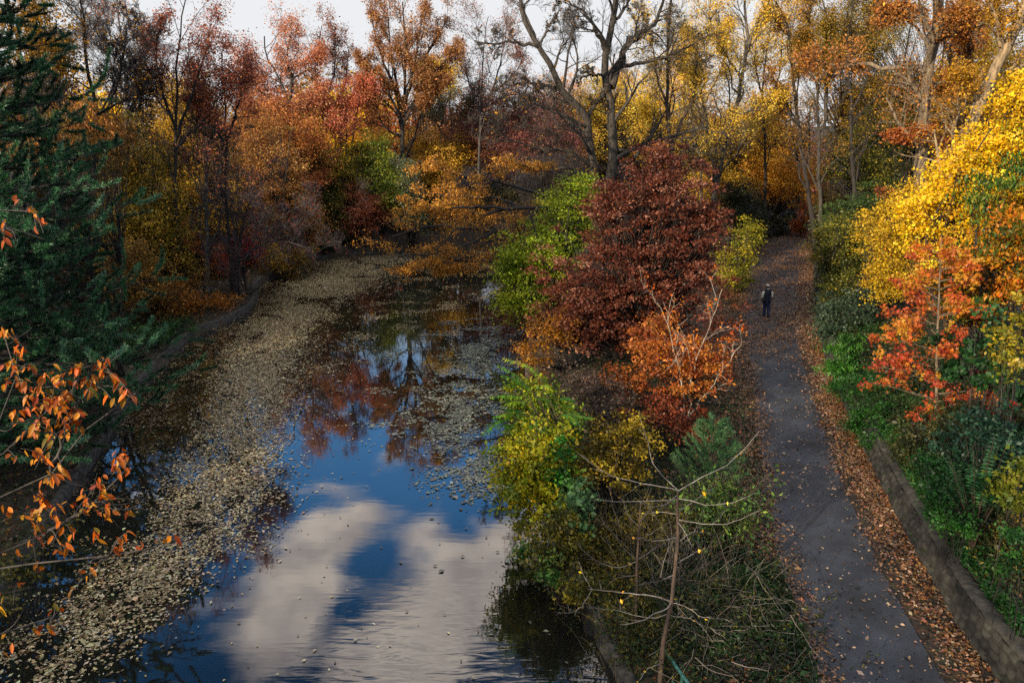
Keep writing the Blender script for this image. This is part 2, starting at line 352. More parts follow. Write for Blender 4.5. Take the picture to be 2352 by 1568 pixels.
r4 = N(t, 'ShaderNodeValToRGB'); r4.color_ramp.elements[0].position = .36; r4.color_ramp.elements[1].position = .62; r4.color_ramp.elements[0].color = (.6, .58, .56, 1); r4.color_ramp.elements[1].color = (1.15, 1.15, 1.15, 1); link(t, n4.outputs[0], r4.inputs[0])
m4 = N(t, 'ShaderNodeMix', data_type='RGBA', blend_type='MULTIPLY'); m4.inputs[0].default_value = 1; link(t, mm.outputs[2], m4.inputs[6]); link(t, r4.outputs[0], m4.inputs[7])
link(t, m4.outputs[2], b.inputs['Base Color']); b.inputs['Roughness'].default_value = .7; bump(t, b, n2.outputs[0], .5, .008)
Lj = Lp + np.stack([(fbm(ytab * 1.3, ytab * 0) - .5) * .3, ytab * 0], 1)
v, f = strip_mesh(Lj, Rp, .004, .004, 5)
tag(mesh('path', v, f, ma), kind='structure')

# dry stone retaining wall with mortar coping
def stone_wall():
    p = dens(WALL[1:10], .05); n = len(p); rows = 18; H = .74; r = rng_of('wall')
    root = thing('stone_wall', 'low rubble stone retaining wall running along the right edge of the path', 'wall', (p[0][0], p[0][1], 0))
    s = np.arange(n) * .05; hrow = np.linspace(-.1, H, rows)
    # stones: displaced cells
    Sx, Hy = np.meshgrid(s, hrow); best = np.full(Sx.shape, 9.); sec = best.copy(); ci = np.zeros(Sx.shape)
    gi, gj = np.floor(Sx / .30), np.floor(Hy / .17)
    for a in (-1, 0, 1):
        for c in (-1, 0, 1):
            i, j = gi + a, gj + c; qx = (i + .15 + .7 * hash2(i, j)) * .30; qy = (j + .15 + .7 * hash2(i, j, 3)) * .17
            d = np.hypot((Sx - qx) / .30, (Hy - qy) / .17); m = d < best
            sec = np.where(m, best, np.minimum(sec, d)); ci = np.where(m, hash2(i, j, 7), ci); best = np.where(m, d, best)
    dpt = np.clip((sec - best) * 2.2, 0, 1) ** .6 * .07 + ci * .05
    top = H + (fbm(s * .8, s * 0) - .5) * .12 + np.where(fbm(s * .35, s * 0 + 5) > .62, -.09, 0)
    v = []; cols = []
    for k in range(rows):
        q = off(p, .06 + .10 * hrow[k] / H) - 0; q = off(q, 0) + (off(p, -1) - p) * dpt[k][:, None]
        z = hrow[k] / H * top if k else -.1 * np.ones(n)
        v.append(np.concatenate([q, np.reshape(z * np.ones(n), (-1, 1))], 1)); cols.append(ci[k])
    v = np.stack(v, 1).reshape(-1, 3); i = (np.arange(n - 1)[:, None] * rows + np.arange(rows - 1)[None]).ravel()
    f = np.stack([i, i + 1, i + rows + 1, i + rows], 1)
    cc = np.stack(cols, 1)[:-1, :-1].ravel(); mort = np.clip((sec - best) * 3, 0, 1).T[:-1, :-1].ravel()
    col = (np.array([lin('#2f2d26')]) * (.35 + 1.1 * cc[:, None]) * (.3 + .7 * mort[:, None]))
    m, t, b = newmat('rubble_stone'); a = N(t, 'ShaderNodeAttribute', attribute_name='Col'); nn = N(t, 'ShaderNodeTexNoise'); nn.inputs['Scale'].default_value = 14; nn.inputs['Detail'].default_value = 8
    mm = N(t, 'ShaderNodeMix', data_type='RGBA', blend_type='OVERLAY'); mm.inputs[0].default_value = .8; link(t, a.outputs['Color'], mm.inputs[6]); link(t, nn.outputs[0], mm.inputs[7])
    link(t, mm.outputs[2], b.inputs['Base Color']); b.inputs['Roughness'].default_value = .9; bump(t, b, nn.outputs[0], .8, .03)
    mesh('stonework', v, f, m, root, col)
    # coping
    w = .34 + (fbm(s * .9, s * 0 + 9) - .5) * .2; prof = [(.10, -.06), (.09, .02), (.18, .055), (.34, .05), (.48, .0)]; v = []
    for d, z in prof:
        q = p + (off(p, 1) - p) * (d * w / .34)[:, None]; v.append(np.concatenate([q, (top + z + r.normal(0, .012, n))[:, None]], 1))
    v = np.stack(v, 1).reshape(-1, 3); c = len(prof); i = (np.arange(n - 1)[:, None] * c + np.arange(c - 1)[None]).ravel()
    m2, t, b = newmat('coping_mortar'); mp, n1, r1 = noise_col(t, b, '#1a1a14', '#3f3c34', 4, 10); b.inputs['Roughness'].default_value = .9; bump(t, b, n1.outputs[0], .8, .03)
    mesh('coping', v, np.stack([i, i + 1, i + c + 1, i + c], 1), m2, root)
stone_wall()

# ------------------------------------------------------------------ palettes (leaf albedos)
RED = ['#6f1d16', '#9a2d1c', '#b8431f', '#cc6230']; ORANGE = ['#8f3d14', '#b85614', '#d67a18', '#e39a30']
YELLOW = ['#a47c10', '#cf9a0e', '#ecbc12', '#f4d23a']; GOLD = ['#6f4a14', '#9a6a18', '#bf871c', '#d8a534']
OLIVE = ['#34350f', '#565216', '#7a6c1a', '#a08c24']; GREEN = ['#10260f', '#1b3d16', '#2c581f', '#44702e']
LIME = ['#33520c', '#557a10', '#7f9c14', '#b0b81c']; MAROON = ['#3d1013', '#5a1a18', '#74281f', '#945042']
BROWN = ['#3a2416', '#5a381e', '#7a4d26', '#946438']; RUSSET = ['#542412', '#7c3a16', '#9c521c', '#b8702a']
SALMON = ['#7d3020', '#a94a2a', '#c7643a', '#d88a50']; DULL = ['#25261a', '#3a3920', '#56502c', '#736a3a']
MIXED = ['#24300f', '#54521a', '#a07a1c', '#b85a18', '#7a3a18']; BLUEGREEN = ['#0f2219', '#183324', '#264532', '#3d5a46']
PLUM = ['#45262a', '#643a38', '#7e5048', '#946a58']; YGREEN = ['#3f5a10', '#6f7a12', '#a59a14', '#d0a818']

def finish_leaves(acc, P, q, pal, leaf, rng, asp, droop, up, jit=.22, axis=None):
    v, f = leaf_quads(P, leaf, rng, asp, droop, up, axis=axis)
    acc.add(v, f, pal_col(pal, q, rng, jit))

def bush(name, label, cat, ells, pal, leaf=.13, cov=3., clump=.5, flat=.55, stems=3, r0=.06, base=None, group=None, asp=.6,
         droop=.1, up=.4, bk=B_DARK, twigs=1., shell=2.2, jit=.22, rough=.16):
    """dense plant: crown volume given as ellipsoids (px, py, rx, ry, distance, depth radius in m)"""
    r = rng_of(label); E = []
    for (px, py, rx, ry, Y, rd) in ells:
        s = mpp(Y, py); E.append((at(px, py, Y), np.array([rx * s, rd, ry * s * 1.03])))
    cen = np.mean([e[0] for e in E], 0)
    bx, by = (cen[0], cen[1]) if base is None else base
    z0 = gz(bx, by)
    root = thing(name, label, cat, (bx, by, z0), group)
    area = [math.pi * e[1][0] * e[1][2] for e in E]
    nl = cov * sum(area) / (.5 * leaf * leaf * asp); nper = 70; nc = max(12, int(nl / nper))
    ei = r.choice(len(E), nc, p=np.array(area) / sum(area)); ec = np.array([e[0] for e in E])[ei]; er = np.array([e[1] for e in E])[ei]
    d = nrm(r.normal(size=(nc, 3))); u = r.uniform(0, 1, (nc, 1)) ** (1 / shell) * (1 + rough * r.normal(size=(nc, 1)))
    ctr = ec + d * u * er
    gzc = np.maximum(height(ctr[:, 0], ctr[:, 1]), WZ) + .15
    ctr = ctr[ctr[:, 2] > gzc]; nc = len(ctr)
    if not nc: return root
    # stems
    acc = Acc(); top = np.max(ctr[:, 2]); sp = []
    for k in range(stems):
        tgt = ctr[r.integers(nc)] if stems > 1 else np.array([cen[0], cen[1], top])
        hgt_ = z0 + (top - z0) * r.uniform(.7, .92); a = np.array([bx, by, z0 - .2]) + np.array([*(r.normal(0, .15 if stems > 1 else .02, 2)), 0])
        bb = np.array([a[0] * .35 + tgt[0] * .65, a[1] * .35 + tgt[1] * .65, hgt_])
        mid = a * .5 + bb * .5 + np.array([*(r.normal(0, .05, 2) * (top - z0)), 0]); sp.append(resample([a, mid, bb], 10)[0])
    sp = np.array(sp); rad = r0 * np.linspace(1, .25, 10)[None] * r.uniform(.75, 1.1, (stems, 1))
    acc.add(*tubes(sp, rad, 8, .05, r)); acc.build('trunk', bark(*bk), root, True)
    # a branch to each clump
    nb = max(4, int(nc * min(1, twigs))); bi = r.permutation(nc)[:nb]; tg = ctr[bi]
    si = r.integers(stems, size=nb); hz_ = np.clip((tg[:, 2] - z0) / max(top - z0, .1) * .75 - .08, .05, .95); kk = (hz_ * 9).astype(int)
    st = sp[si, kk]; mid = st * .5 + tg * .5 + np.array([0, 0, 1.]) * (np.linalg.norm(tg - st, axis=1, keepdims=True) * -.06) + r.normal(0, .12, tg.shape)
    q = np.linspace(0, 1, 6)[None, :, None]; BP = (1 - q) ** 2 * st[:, None] + 2 * q * (1 - q) * mid[:, None] + q * q * tg[:, None]
    BP[:, 1:-1] += r.normal(0, .03, BP[:, 1:-1].shape)
    br = np.minimum(rad[si, kk] * .55, .035)[:, None] * np.linspace(1, .3, 6)[None]
    a2 = Acc(); a2.add(*tubes(BP, np.maximum(br, .006), 3)); a2.build('branches', bark(*bk), root, True)
    # leaves
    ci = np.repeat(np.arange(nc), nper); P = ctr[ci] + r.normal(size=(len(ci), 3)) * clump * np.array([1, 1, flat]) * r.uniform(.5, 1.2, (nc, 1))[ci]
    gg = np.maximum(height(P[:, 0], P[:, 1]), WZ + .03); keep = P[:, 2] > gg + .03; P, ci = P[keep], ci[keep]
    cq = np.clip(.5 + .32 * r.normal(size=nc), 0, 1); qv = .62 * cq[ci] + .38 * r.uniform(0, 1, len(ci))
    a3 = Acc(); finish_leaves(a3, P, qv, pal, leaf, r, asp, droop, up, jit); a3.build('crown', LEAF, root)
    return root

def tree(name, label, cat, stems, levels, leafspec=None, bk=B_GREY, group=None, ground=True, sides=(10, 5, 3), crown2=None, wob=.03):
    """open tree: stems = [(points, r_bottom, r_top)], points (px, py, distance); levels = dicts for grow()"""
    r = rng_of(label); SP, SR, SL = [], [], []; root = None
    for k, (pts, ra, rb) in enumerate(stems):
        w = [at(*p) for p in pts]
        if k == 0:
            bz = gz(w[0][0], w[0][1]); root = thing(name, label, cat, (w[0][0], w[0][1], bz), group)
            if ground: w = [np.array([w[0][0], w[0][1], bz - .3])] + w
        p, L = resample(w, 20); p[1:] += r.normal(0, wob, (19, 3)); SP.append(p); SR.append(ra + (rb - ra) * np.linspace(0, 1, 20) ** .8); SL.append(L)
    P, Rr, L = np.array(SP), np.array(SR), np.array(SL)
    a1 = Acc(); a1.add(*tubes(P, Rr, sides[0], .04, r)); a2 = Acc(); last = None
    hist = [(P, Rr, L)]
    for i, lv in enumerate(levels):
        lv = dict(lv); src = hist[lv.pop('src', -1)]; sd_ = lv.pop('sides', None)
        out = grow(*src, r, **lv); hist.append(out)
        (a1 if i == 0 else a2).add(*tubes(out[0], out[1], sd_ or (sides[1] if i < 2 else sides[2])))
    a1.build('trunk', bark(*bk), root, True); a2.build('branches', bark(*bk), root, True)
    if leafspec:
        ls = dict(pal=GOLD, n=8000, size=.13, sigma=.2, asp=.6, droop=.2, up=.3, lv=(-1,), zlo=None); ls.update(leafspec); a3 = Acc()
        for li in ls['lv']:
            Q, LL = hist[li][0], hist[li][2]; w = np.ones(len(Q))
            w = w * np.exp(r.normal(0, .5, len(Q))); 
            P3, bi = pts_on(Q, w, ls['n'] // len(ls['lv']), r); P3 = P3 + r.normal(0, ls['sigma'], P3.shape)
            if 'keep' in ls: 
                kp = ls['keep'](P3, r); P3, bi = P3[kp], bi[kp]
            qb = np.clip(.5 + .3 * r.normal(size=len(Q)), 0, 1)
            finish_leaves(a3, P3, .6 * qb[bi] + .4 * r.uniform(0, 1, len(P3)), ls['pal'], ls['size'], r, ls['asp'], ls['droop'], ls['up'])
        a3.build('crown', LEAF, root)
    return root

# ------------------------------------------------------------------ woodland seen as one mass: far behind, plus unseen woods about the bridge placed for their shade
def woodland():
    r = rng_of('wood'); acc = Acc(); n = 0; spots = []
    for k in range(150):                              # far rim
        x = r.uniform(-75, 95); y = r.uniform(98, 150) if -40 < x < 60 else r.uniform(70, 150); spots.append((x, y, r.uniform(6, 9.5) if -12 < x < 62 else r.uniform(8, 12)))
    for k in range(46):                               # right slope, behind the trees
        spots.append((r.uniform(44, 75), r.uniform(20, 95), r.uniform(9, 14)))
    for k in range(85):                               # unseen west and south-west wood, placed so its shade lies over the pond
        x = r.uniform(-75, -25); y = r.uniform(-40, 62)
        if x > -.7 * y - 14 or (x > -31 and y > 10) : x -= 14
        spots.append((x, y, r.uniform(13, 17)))
    for k in range(26): spots.append((r.uniform(-60, -14), r.uniform(-55, -18), r.uniform(14, 18)))  # more of that unseen shading wood, behind the camera to the left
    for k in range(44): spots.append((r.uniform(17, 60), r.uniform(-45, 7), r.uniform(13, 18)))  # unseen trees right of and behind the camera, added to darken the foreground
    pals = [OLIVE, GOLD, BROWN, RUSSET, YELLOW, PLUM]
    for (x, y, h) in spots:
        z = gz(x, y); nc = 46; d = nrm(r.normal(size=(nc, 3))); rad = np.array([r.uniform(2.6, 4.4), r.uniform(2.6, 4.4), h * .5])
        c = np.array([x, y, z + h * .52]) + d * rad * r.uniform(0, 1, (nc, 1)) ** .45; c = c[c[:, 2] > z + .2]
        ci = np.repeat(np.arange(len(c)), 26); P = c[ci] + r.normal(0, .75, (len(ci), 3))
        q = np.clip(.5 + .3 * r.normal(size=len(c)), 0, 1)[ci] * .6 + r.uniform(0, .4, len(ci))
        finish_leaves(acc, P, q, pals[r.integers(len(pals))], .42, r, .65, .1, .4)
    tag(acc.build('woodland', LEAF), kind='stuff')
woodland()

# ------------------------------------------------------------------ plant kinds with a build of their own
def white_pine(label, px, Y, H, R0):
    r = rng_of(label); x = at(px, 600, Y)[0]; z0 = gz(x, Y); root = thing('white_pine', label, 'pine tree', (x, Y, z0))
    tr = resample([(x, Y, z0 - .3), (x + .1, Y, z0 + H * .5), (x, Y + .1, z0 + H)], 24)[0]
    a1 = Acc(); a1.add(*tubes(tr[None], (.34 * np.linspace(1, .06, 24))[None], 10, .04, r)); a2 = Acc(); B, BL = [], []
    for k, zf in enumerate(np.arange(.6, H - .4, .84)):
        L = (R0 * (1 - zf / (H + 1)) ** .75 + .3)
        for j in range(11):
            a = j * 2 * math.pi / 11 + k * 1.1 + r.normal(0, .2); l = L * r.uniform(.65, 1.12); dx = np.array([math.cos(a), math.sin(a), 0])
            s = np.linspace(0, 1, 9)[:, None]; sag = -.22 * (1 - zf / H) + .10
            pts = np.array([x, Y, z0 + zf]) + dx * l * s + np.array([0, 0, 1]) * (sag * l * s + .16 * l * s ** 3) + np.cumsum(r.normal(0, .03, (9, 3)), 0)
            B.append(pts); BL.append(l)
    B = np.array(B); BL = np.array(BL); BR = (.05 * np.minimum(BL / 4, 1))[:, None] * np.linspace(1, .2, 9)[None]
    a1.build('trunk', bark(*B_DARK), root, True); a2.add(*tubes(B, BR, 5))
    SP, SR, SL_ = grow(B, BR, BL, r, 15, t=(.22, 1.), ang=(52, 8), ratio=.33, up=.12, wander=.12, rr=.4, K=5, trop=.06, rmin=.008, flat=.9, taper=.4)
    a2.add(*tubes(SP, SR, 3)); a2.build('branches', bark(*B_DARK), root)
    nt_ = 5; ii_ = np.repeat(np.arange(len(SP)), nt_); f = np.tile(np.linspace(.42, 1, nt_), len(SP)) * 3.999; k = np.minimum(f.astype(int), 3)
    T = SP[ii_, k] + (SP[ii_, k + 1] - SP[ii_, k]) * (f - k)[:, None]; Dt = nrm(nrm(SP[ii_, k + 1] - SP[ii_, k]) + np.array([0, 0, .35]))
    nn = 58; j = np.repeat(np.arange(len(T)), nn); D = nrm(Dt[j] + r.normal(0, .95, (len(j), 3))); ln = r.uniform(.09, .18, len(j))[:, None]
    b0 = T[j] - Dt[j] * r.uniform(0, .16, (len(j), 1)); side = nrm(np.cross(D, r.normal(size=D.shape))) * .0115
    v = np.stack([b0 - side, b0 + side, b0 + D * ln], 1).reshape(-1, 3)
    q = np.clip(.45 + .25 * r.normal(size=len(SP)), 0, 1)[ii_][j]
    mesh('needles', v, np.arange(len(v)).reshape(-1, 3), NEEDLE, root, pal_col(['#142a18', '#204426', '#38673f', '#6c9472'], q, r, .2))
    return root

def frond_plant(name, label, cat, base, fr, pal, leaflet=.16, pairs=11, stem_r=.03, group=None):
    """compound leaves: fr = list of world polylines (rachis), each carrying paired hanging leaflets"""
    r = rng_of(label); root = thing(name, label, cat, base, group); a1 = Acc(); base = np.array(base, float)
    for p in fr:
        a3 = Acc(); q, L = resample(p, 14); a1.add(*tubes(q[None], (.007 * np.linspace(1, .4, 14))[None], 4))
        s = np.linspace(.18, 1, pairs) * 12.99; k = s.astype(int); f = (s - k)[:, None]; c = q[k] * (1 - f) + q[k + 1] * f; tan = nrm(q[k + 1] - q[k])
        sd_ = nrm(np.cross(tan, [0, 0, 1.])); cq = np.clip(.5 + .3 * r.normal(), 0, 1)
        for sg in (-1, 1):
            ln = leaflet * (1 - .35 * np.abs(np.linspace(-.6, 1, pairs))) * r.uniform(.85, 1.15, pairs)
            d = nrm(sd_ * sg + tan * .35 + np.array([0, 0, -.45]) + r.normal(0, .12, c.shape)); w = nrm(np.cross(d, np.cross(sd_ * sg, tan) + r.normal(0, .25, c.shape))) * ln[:, None] * .17; w = nrm(tan + r.normal(0, .15, c.shape)) * ln[:, None] * .17
            tip = c + d * ln[:, None]; md = c + d * ln[:, None] * .4
            v = np.stack([c, md + w, tip, md - w], 1).reshape(-1, 3); a3.add(v, np.arange(len(v)).reshape(-1, 4), pal_col(pal, np.clip(cq * .6 + .4 * r.uniform(0, 1, pairs), 0, 1), r, .15))
        a3.build('frond', LEAF, root)
    return root, a1

AREA = 'on the left bank'
# ------------------------------------------------------------------ LEFT BANK
white_pine('tall dark green white pine with layered boughs overhanging the left bank', -120, 24.5, 24, 6.6)
bush('yellow_leaved_tree', 'dim yellow leaved tree rising behind the top of the pine', 'tree', [(75, 60, 70, 110, 42, 3), (110, 140, 60, 70, 44, 3)], ['#3f3410', '#7a5a14', '#a87c18', '#c79a26'], .15, 2.6, .6, stems=2, r0=.16)
tree('bare_grey_tree', 'dense twiggy grey tree with few yellow leaves right of the pine top', 'tree',
     [([(215, 480, 45), (215, 380, 45), (222, 270, 45), (200, 150, 45), (190, 40, 45), (180, -40, 45)], .2, .05), ([(217, 350, 45), (250, 250, 44.5), (280, 150, 44.5), (290, 60, 44)], .13, .04),
      ([(215, 400, 45), (170, 290, 45.5), (130, 190, 46), (110, 80, 46)], .12, .04), ([(218, 330, 45), (290, 260, 45), (330, 190, 45)], .1, .03)],
     [dict(n=13, ang=(42, 12), ratio=.38, up=.12), dict(n=9, ang=(45, 15), ratio=.55, up=.1), dict(n=9, ang=(42, 15), ratio=.55, K=5, rmin=.014), dict(n=5, ang=(35, 15), ratio=.6, K=4, rmin=.014)],
     dict(pal=GOLD, n=2025, size=0.118, sigma=0.19), ('#1b1817', '#363130'))
tree('pale_twiggy_tree', 'pale blue grey bare tree top against the sky at upper left', 'tree',
     [([(290, 420, 70), (290, 300, 70), (285, 150, 70), (270, 20, 70), (265, -60, 70)], .2, .05), ([(290, 250, 70), (320, 140, 70), (340, 60, 70)], .12, .03), ([(288, 220, 70), (235, 100, 70), (215, 0, 70)], .12, .03)],
     [dict(n=13, ang=(40, 12), ratio=.4, up=.15), dict(n=9, ratio=.55, up=.12), dict(n=9, ratio=.55, K=5, rmin=.013), dict(n=5, ratio=.6, K=4, rmin=.013)], None, ('#4a4646', '#7a7676'))
bush('hanging_leaf_tree', 'tree with drooping orange and brown leaves poking out between pine boughs', 'tree', [(215, 290, 110, 45, 33, 1.5), (120, 350, 110, 40, 31, 1.5), (270, 330, 60, 50, 34, 1.5)], ['#3a3e1c', '#6c5a24', '#a06a2c', '#b4743c'], .17, 2.6, .35, .5, 2, .09, asp=.36, droop=1.3, up=0)
bush('olive_tree', 'broad olive and gold tree standing between the pine and the slim grey tree', 'tree', [(330, 470, 110, 110, 47, 2.5), (300, 380, 90, 80, 49, 2.5), (350, 560, 80, 90, 46, 2), (270, 560, 80, 110, 44, 2)], ['#3a3a16', '#6a5f1c', '#a88626', '#ccaa38'], .13, 3.0, .5, stems=3, r0=.13)
bush('brown_hillside_tree', 'brown and olive tree far back between the slim grey tree and the red maple', 'tree', [(480, 340, 70, 80, 78, 3), (560, 300, 60, 70, 78, 3), (520, 420, 80, 60, 74, 2.5), (440, 240, 60, 70, 80, 3)], ['#3a301a', '#6c5226', '#987634', '#b49248'], .15, 2.2, .6, stems=4, r0=.12)
bush('shaded_hillside_shrub', 'deep shaded brown green bush behind the dark trunks on the left slope', 'bush', [(500, 520, 90, 70, 64, 2), (420, 600, 60, 60, 60, 1.8), (590, 490, 60, 60, 66, 2), (260, 480, 90, 120, 58, 2.5), (130, 520, 110, 160, 48, 2.5), (60, 640, 100, 120, 38, 2)], ['#12140b', '#262410', '#403618', '#5a4a22'], .14, 2.8, .5, stems=6, r0=.08, base=(-21, 58))  # near-black leaf colours stand in for the deep shade behind the pine
bush('golden_tree', 'bright gold leaved tree beside the slim grey trunk', 'tree', [(430, 440, 70, 80, 60, 2.5), (380, 330, 70, 90, 62, 2.5), (520, 520, 60, 90, 60, 2), (420, 250, 80, 80, 66, 2.5)], ['#5a4c18', '#a07c20', '#d4a82c', '#e8c444'], .14, 2.0, .55, stems=3, r0=.13)
tree('reddish_brown_tree', 'tall reddish brown tree thinning out against the sky at upper left', 'tree',
     [([(403, 480, 47), (403, 353, 47), (405, 273, 47), (407, 147, 47), (418, 40, 47), (425, 0, 47)], .17, .03), ([(404, 320, 47), (440, 220, 47), (470, 130, 47), (480, 70, 47)], .1, .03), ([(404, 300, 47), (370, 200, 47), (360, 110, 47), (370, 50, 47)], .1, .03), ([(404, 340, 47), (480, 260, 47.5), (520, 180, 47.5)], .1, .03)],
     [dict(n=11, ang=(38, 10), ratio=.36, up=.2), dict(n=8, ratio=.5, up=.15), dict(n=5, ratio=.5, K=5)], dict(pal=['#5c342c', '#8a4a38', '#b06440', '#c88a50'], n=12825, size=0.101, sigma=0.22), B_DARK)
tree('dull_brown_tree', 'dull reddish brown tree just left of the red maple', 'tree',
     [([(520, 480, 49.5), (520, 330, 49.5), (515, 220, 49.5), (510, 120, 49.5)], .14, .03), ([(520, 330, 49.5), (550, 230, 49.5), (560, 150, 49.5)], .1, .03), ([(520, 340, 49.5), (470, 240, 49.5), (450, 170, 49.5)], .1, .03)],
     [dict(n=11, ang=(40, 10), ratio=.36, up=.15), dict(n=8, ratio=.5), dict(n=5, ratio=.5, K=5)], dict(pal=['#5a302c', '#844638', '#a05c42', '#b47a54'], n=12825, size=0.105, sigma=0.26), B_DARK)
tree('slim_grey_tree', 'slim grey tree with a straight bare trunk and brushy upswept twigs', 'tree',
     [([(475, 647, 50), (475, 504, 50), (472, 399, 50), (472, 315, 50), (466, 252, 50), (462, 189, 50)], .2, .03), ([(473, 380, 50), (490, 300, 50), (500, 220, 50)], .07, .02), ([(473, 360, 50), (450, 290, 50), (436, 220, 50)], .07, .02), ([(475, 470, 50), (520, 380, 50), (555, 290, 50)], .06, .02), ([(475, 440, 50), (430, 370, 50), (405, 300, 50)], .05, .02)],
     [dict(n=13, t=(.15, 1), ang=(32, 8), ratio=.32, up=.35), dict(n=8, ang=(30, 10), ratio=.55, up=.25), dict(n=8, ang=(30, 10), ratio=.55, K=5, up=.2, rmin=.012), dict(n=3, ang=(30, 10), ratio=.6, K=4, rmin=.012)], None, ('#3c3835', '#7a7269'))
tree('leaning_bare_tree', 'dark bare tree leaning its twigs out over the water on the left bank', 'tree',
     [([(540, 684, 51), (545, 600, 51), (560, 500, 51), (600, 420, 51)], .14, .04), ([(542, 640, 51), (590, 560, 50), (650, 500, 49), (690, 470, 49)], .09, .02), ([(545, 600, 51), (610, 560, 49), (680, 560, 48), (725, 590, 48)], .08, .02), ([(550, 560, 51), (520, 470, 52), (500, 420, 52)], .07, .02)],
     [dict(n=12, t=(.2, 1), ang=(45, 14), ratio=.42, up=.05), dict(n=9, ratio=.55, up=.02), dict(n=7, ratio=.55, K=5, rmin=.011), dict(n=4, ratio=.6, K=4, rmin=.011)], dict(pal=['#4a2030', '#6e2a38', '#8c3a30', '#a06030'], n=2430, size=0.101, sigma=0.22), ('#2c2626', '#564e4c'))
tree('twin_dark_trunk', 'pair of dark young trunks on leaf litter by the left kerb corner', 'tree', [([(532, 684, 49.5), (532, 620, 49.5), (538, 540, 49.5), (528, 470, 49.5)], .1, .03), ([(548, 684, 49.5), (549, 610, 49.5), (556, 520, 49.5)], .08, .02)],
     [dict(n=8, ang=(45, 10), ratio=.4), dict(n=6, ratio=.5), dict(n=5, ratio=.5, K=4)], None, B_DARK)
tree('drooping_branch_snag', 'crooked dark dead snag arching low over the water by the kerb', 'dead branch', [([(500, 688, 48), (540, 684, 47.5), (580, 668, 47), (606, 648, 47), (620, 625, 47)], .09, .03)],
     [dict(n=7, ang=(45, 10), ratio=.4), dict(n=6, ratio=.5), dict(n=4, ratio=.5, K=4)], None, B_DARK, ground=False)
bush('pink_red_shrub', 'small crimson pink shrub behind the bare tree on the left bank', 'shrub', [(567, 570, 36, 42, 52, 1), (545, 600, 24, 30, 52, .8)], ['#5a1c2a', '#86262f', '#a8343a', '#b8503a'], .12, 1.9, .35, stems=3, r0=.04)
bush('kerbside_orange_shrub', 'low rusty orange shrub spilling over the left kerb', 'shrub', [(450, 715, 85, 38, 45, 1.4), (390, 690, 70, 50, 44, 1.5), (500, 705, 45, 30, 46, 1)], ['#4e3414', '#84501a', '#a86a22', '#bc8630'], .12, 3, .35, stems=4, r0=.04)
bush('brown_shrub', 'brownish olive shrub between pine and the rusty kerbside shrub', 'shrub', [(340, 680, 70, 60, 41, 1.6), (400, 630, 70, 60, 47, 1.6), (300, 620, 60, 70, 40, 1.6)], ['#2e2a14', '#5c481e', '#8c6828', '#ac843a'], .12, 2.8, .4, stems=4, r0=.05)
bush('dark_green_shrub', 'dark green low shrub under the pine boughs at the kerb', 'shrub', [(350, 775, 70, 32, 37.5, 1.2), (270, 800, 60, 40, 35, 1.2), (410, 755, 40, 22, 40.5, 1)], GREEN, .1, 2.6, .3, stems=4, r0=.03)
bush('orange_red_shrub', 'orange and red shrub deep under trees left of the slim trunk', 'shrub', [(405, 560, 60, 60, 53, 1.6), (510, 610, 50, 50, 56, 1.6)], ['#3a2412', '#7a3a14', '#b2581a', '#c87c26'], .13, 2.2, .4, stems=3, r0=.05)
bush('mixed_understorey_shrub', 'multicoloured shrub with yellow leaves leaning over the leaf covered water', 'shrub', [(650, 600, 60, 40, 58, 1.6), (610, 540, 60, 60, 60, 1.8), (690, 585, 30, 20, 58, 1)], ['#2a3018', '#5e4c20', '#b08a2a', '#cca838'], .13, 2.6, .4, stems=4, r0=.05)
bush('russet_tree', 'russet and orange tree low on the slope below the red maple', 'tree', [(640, 430, 80, 90, 62, 2), (600, 350, 70, 90, 64, 2.2), (690, 500, 60, 60, 61, 1.6)], ['#5a3826', '#865a2e', '#a87838', '#be964a'], .14, 2.8, .5, stems=3, r0=.12)

AREA = 'beyond the far end of the pond'
# ------------------------------------------------------------------ FAR BANK
tree('red_maple', 'large coral red maple with dark forked limbs against the pale sky', 'tree',
     [([(668, 440, 71), (666, 340, 71), (665, 273, 71), (663, 235, 71), (659, 214, 71), (640, 181, 71), (628, 155, 71), (611, 126, 71), (606, 84, 71)], .24, .05), ([(665, 240, 71), (670, 181, 71), (659, 139, 71), (665, 90, 71), (672, 75, 71)], .15, .04), ([(669, 185, 71), (699, 164, 71), (724, 155, 71), (745, 120, 71)], .1, .03),
      ([(664, 250, 71), (610, 220, 72), (575, 180, 72), (560, 130, 72)], .12, .03), ([(665, 265, 71), (710, 240, 70), (740, 210, 70)], .1, .03), ([(664, 270, 71), (600, 270, 69), (565, 240, 69)], .1, .03)],
     [dict(n=13, t=(.25, 1), ang=(45, 12), ratio=.33, up=.18), dict(n=9, ratio=.5, up=.1), dict(n=6, ratio=.5, K=5)], dict(pal=['#8e543e', '#b4704e', '#ca8c66', '#d8aa80'], n=25650, size=0.134, sigma=0.30, lv=(-1, -2)), B_DARK)
bush('orange_red_maple', 'lower orange red maple in front of the coral maple', 'tree', [(640, 320, 90, 60, 68, 2.4), (590, 290, 60, 50, 68, 2.2), (720, 330, 50, 60, 67, 2), (620, 250, 70, 40, 69, 2)], ['#8a4a2e', '#b06a3a', '#c4843e', '#cc9c50'], .14, 2.0, .55, stems=3, r0=.14)
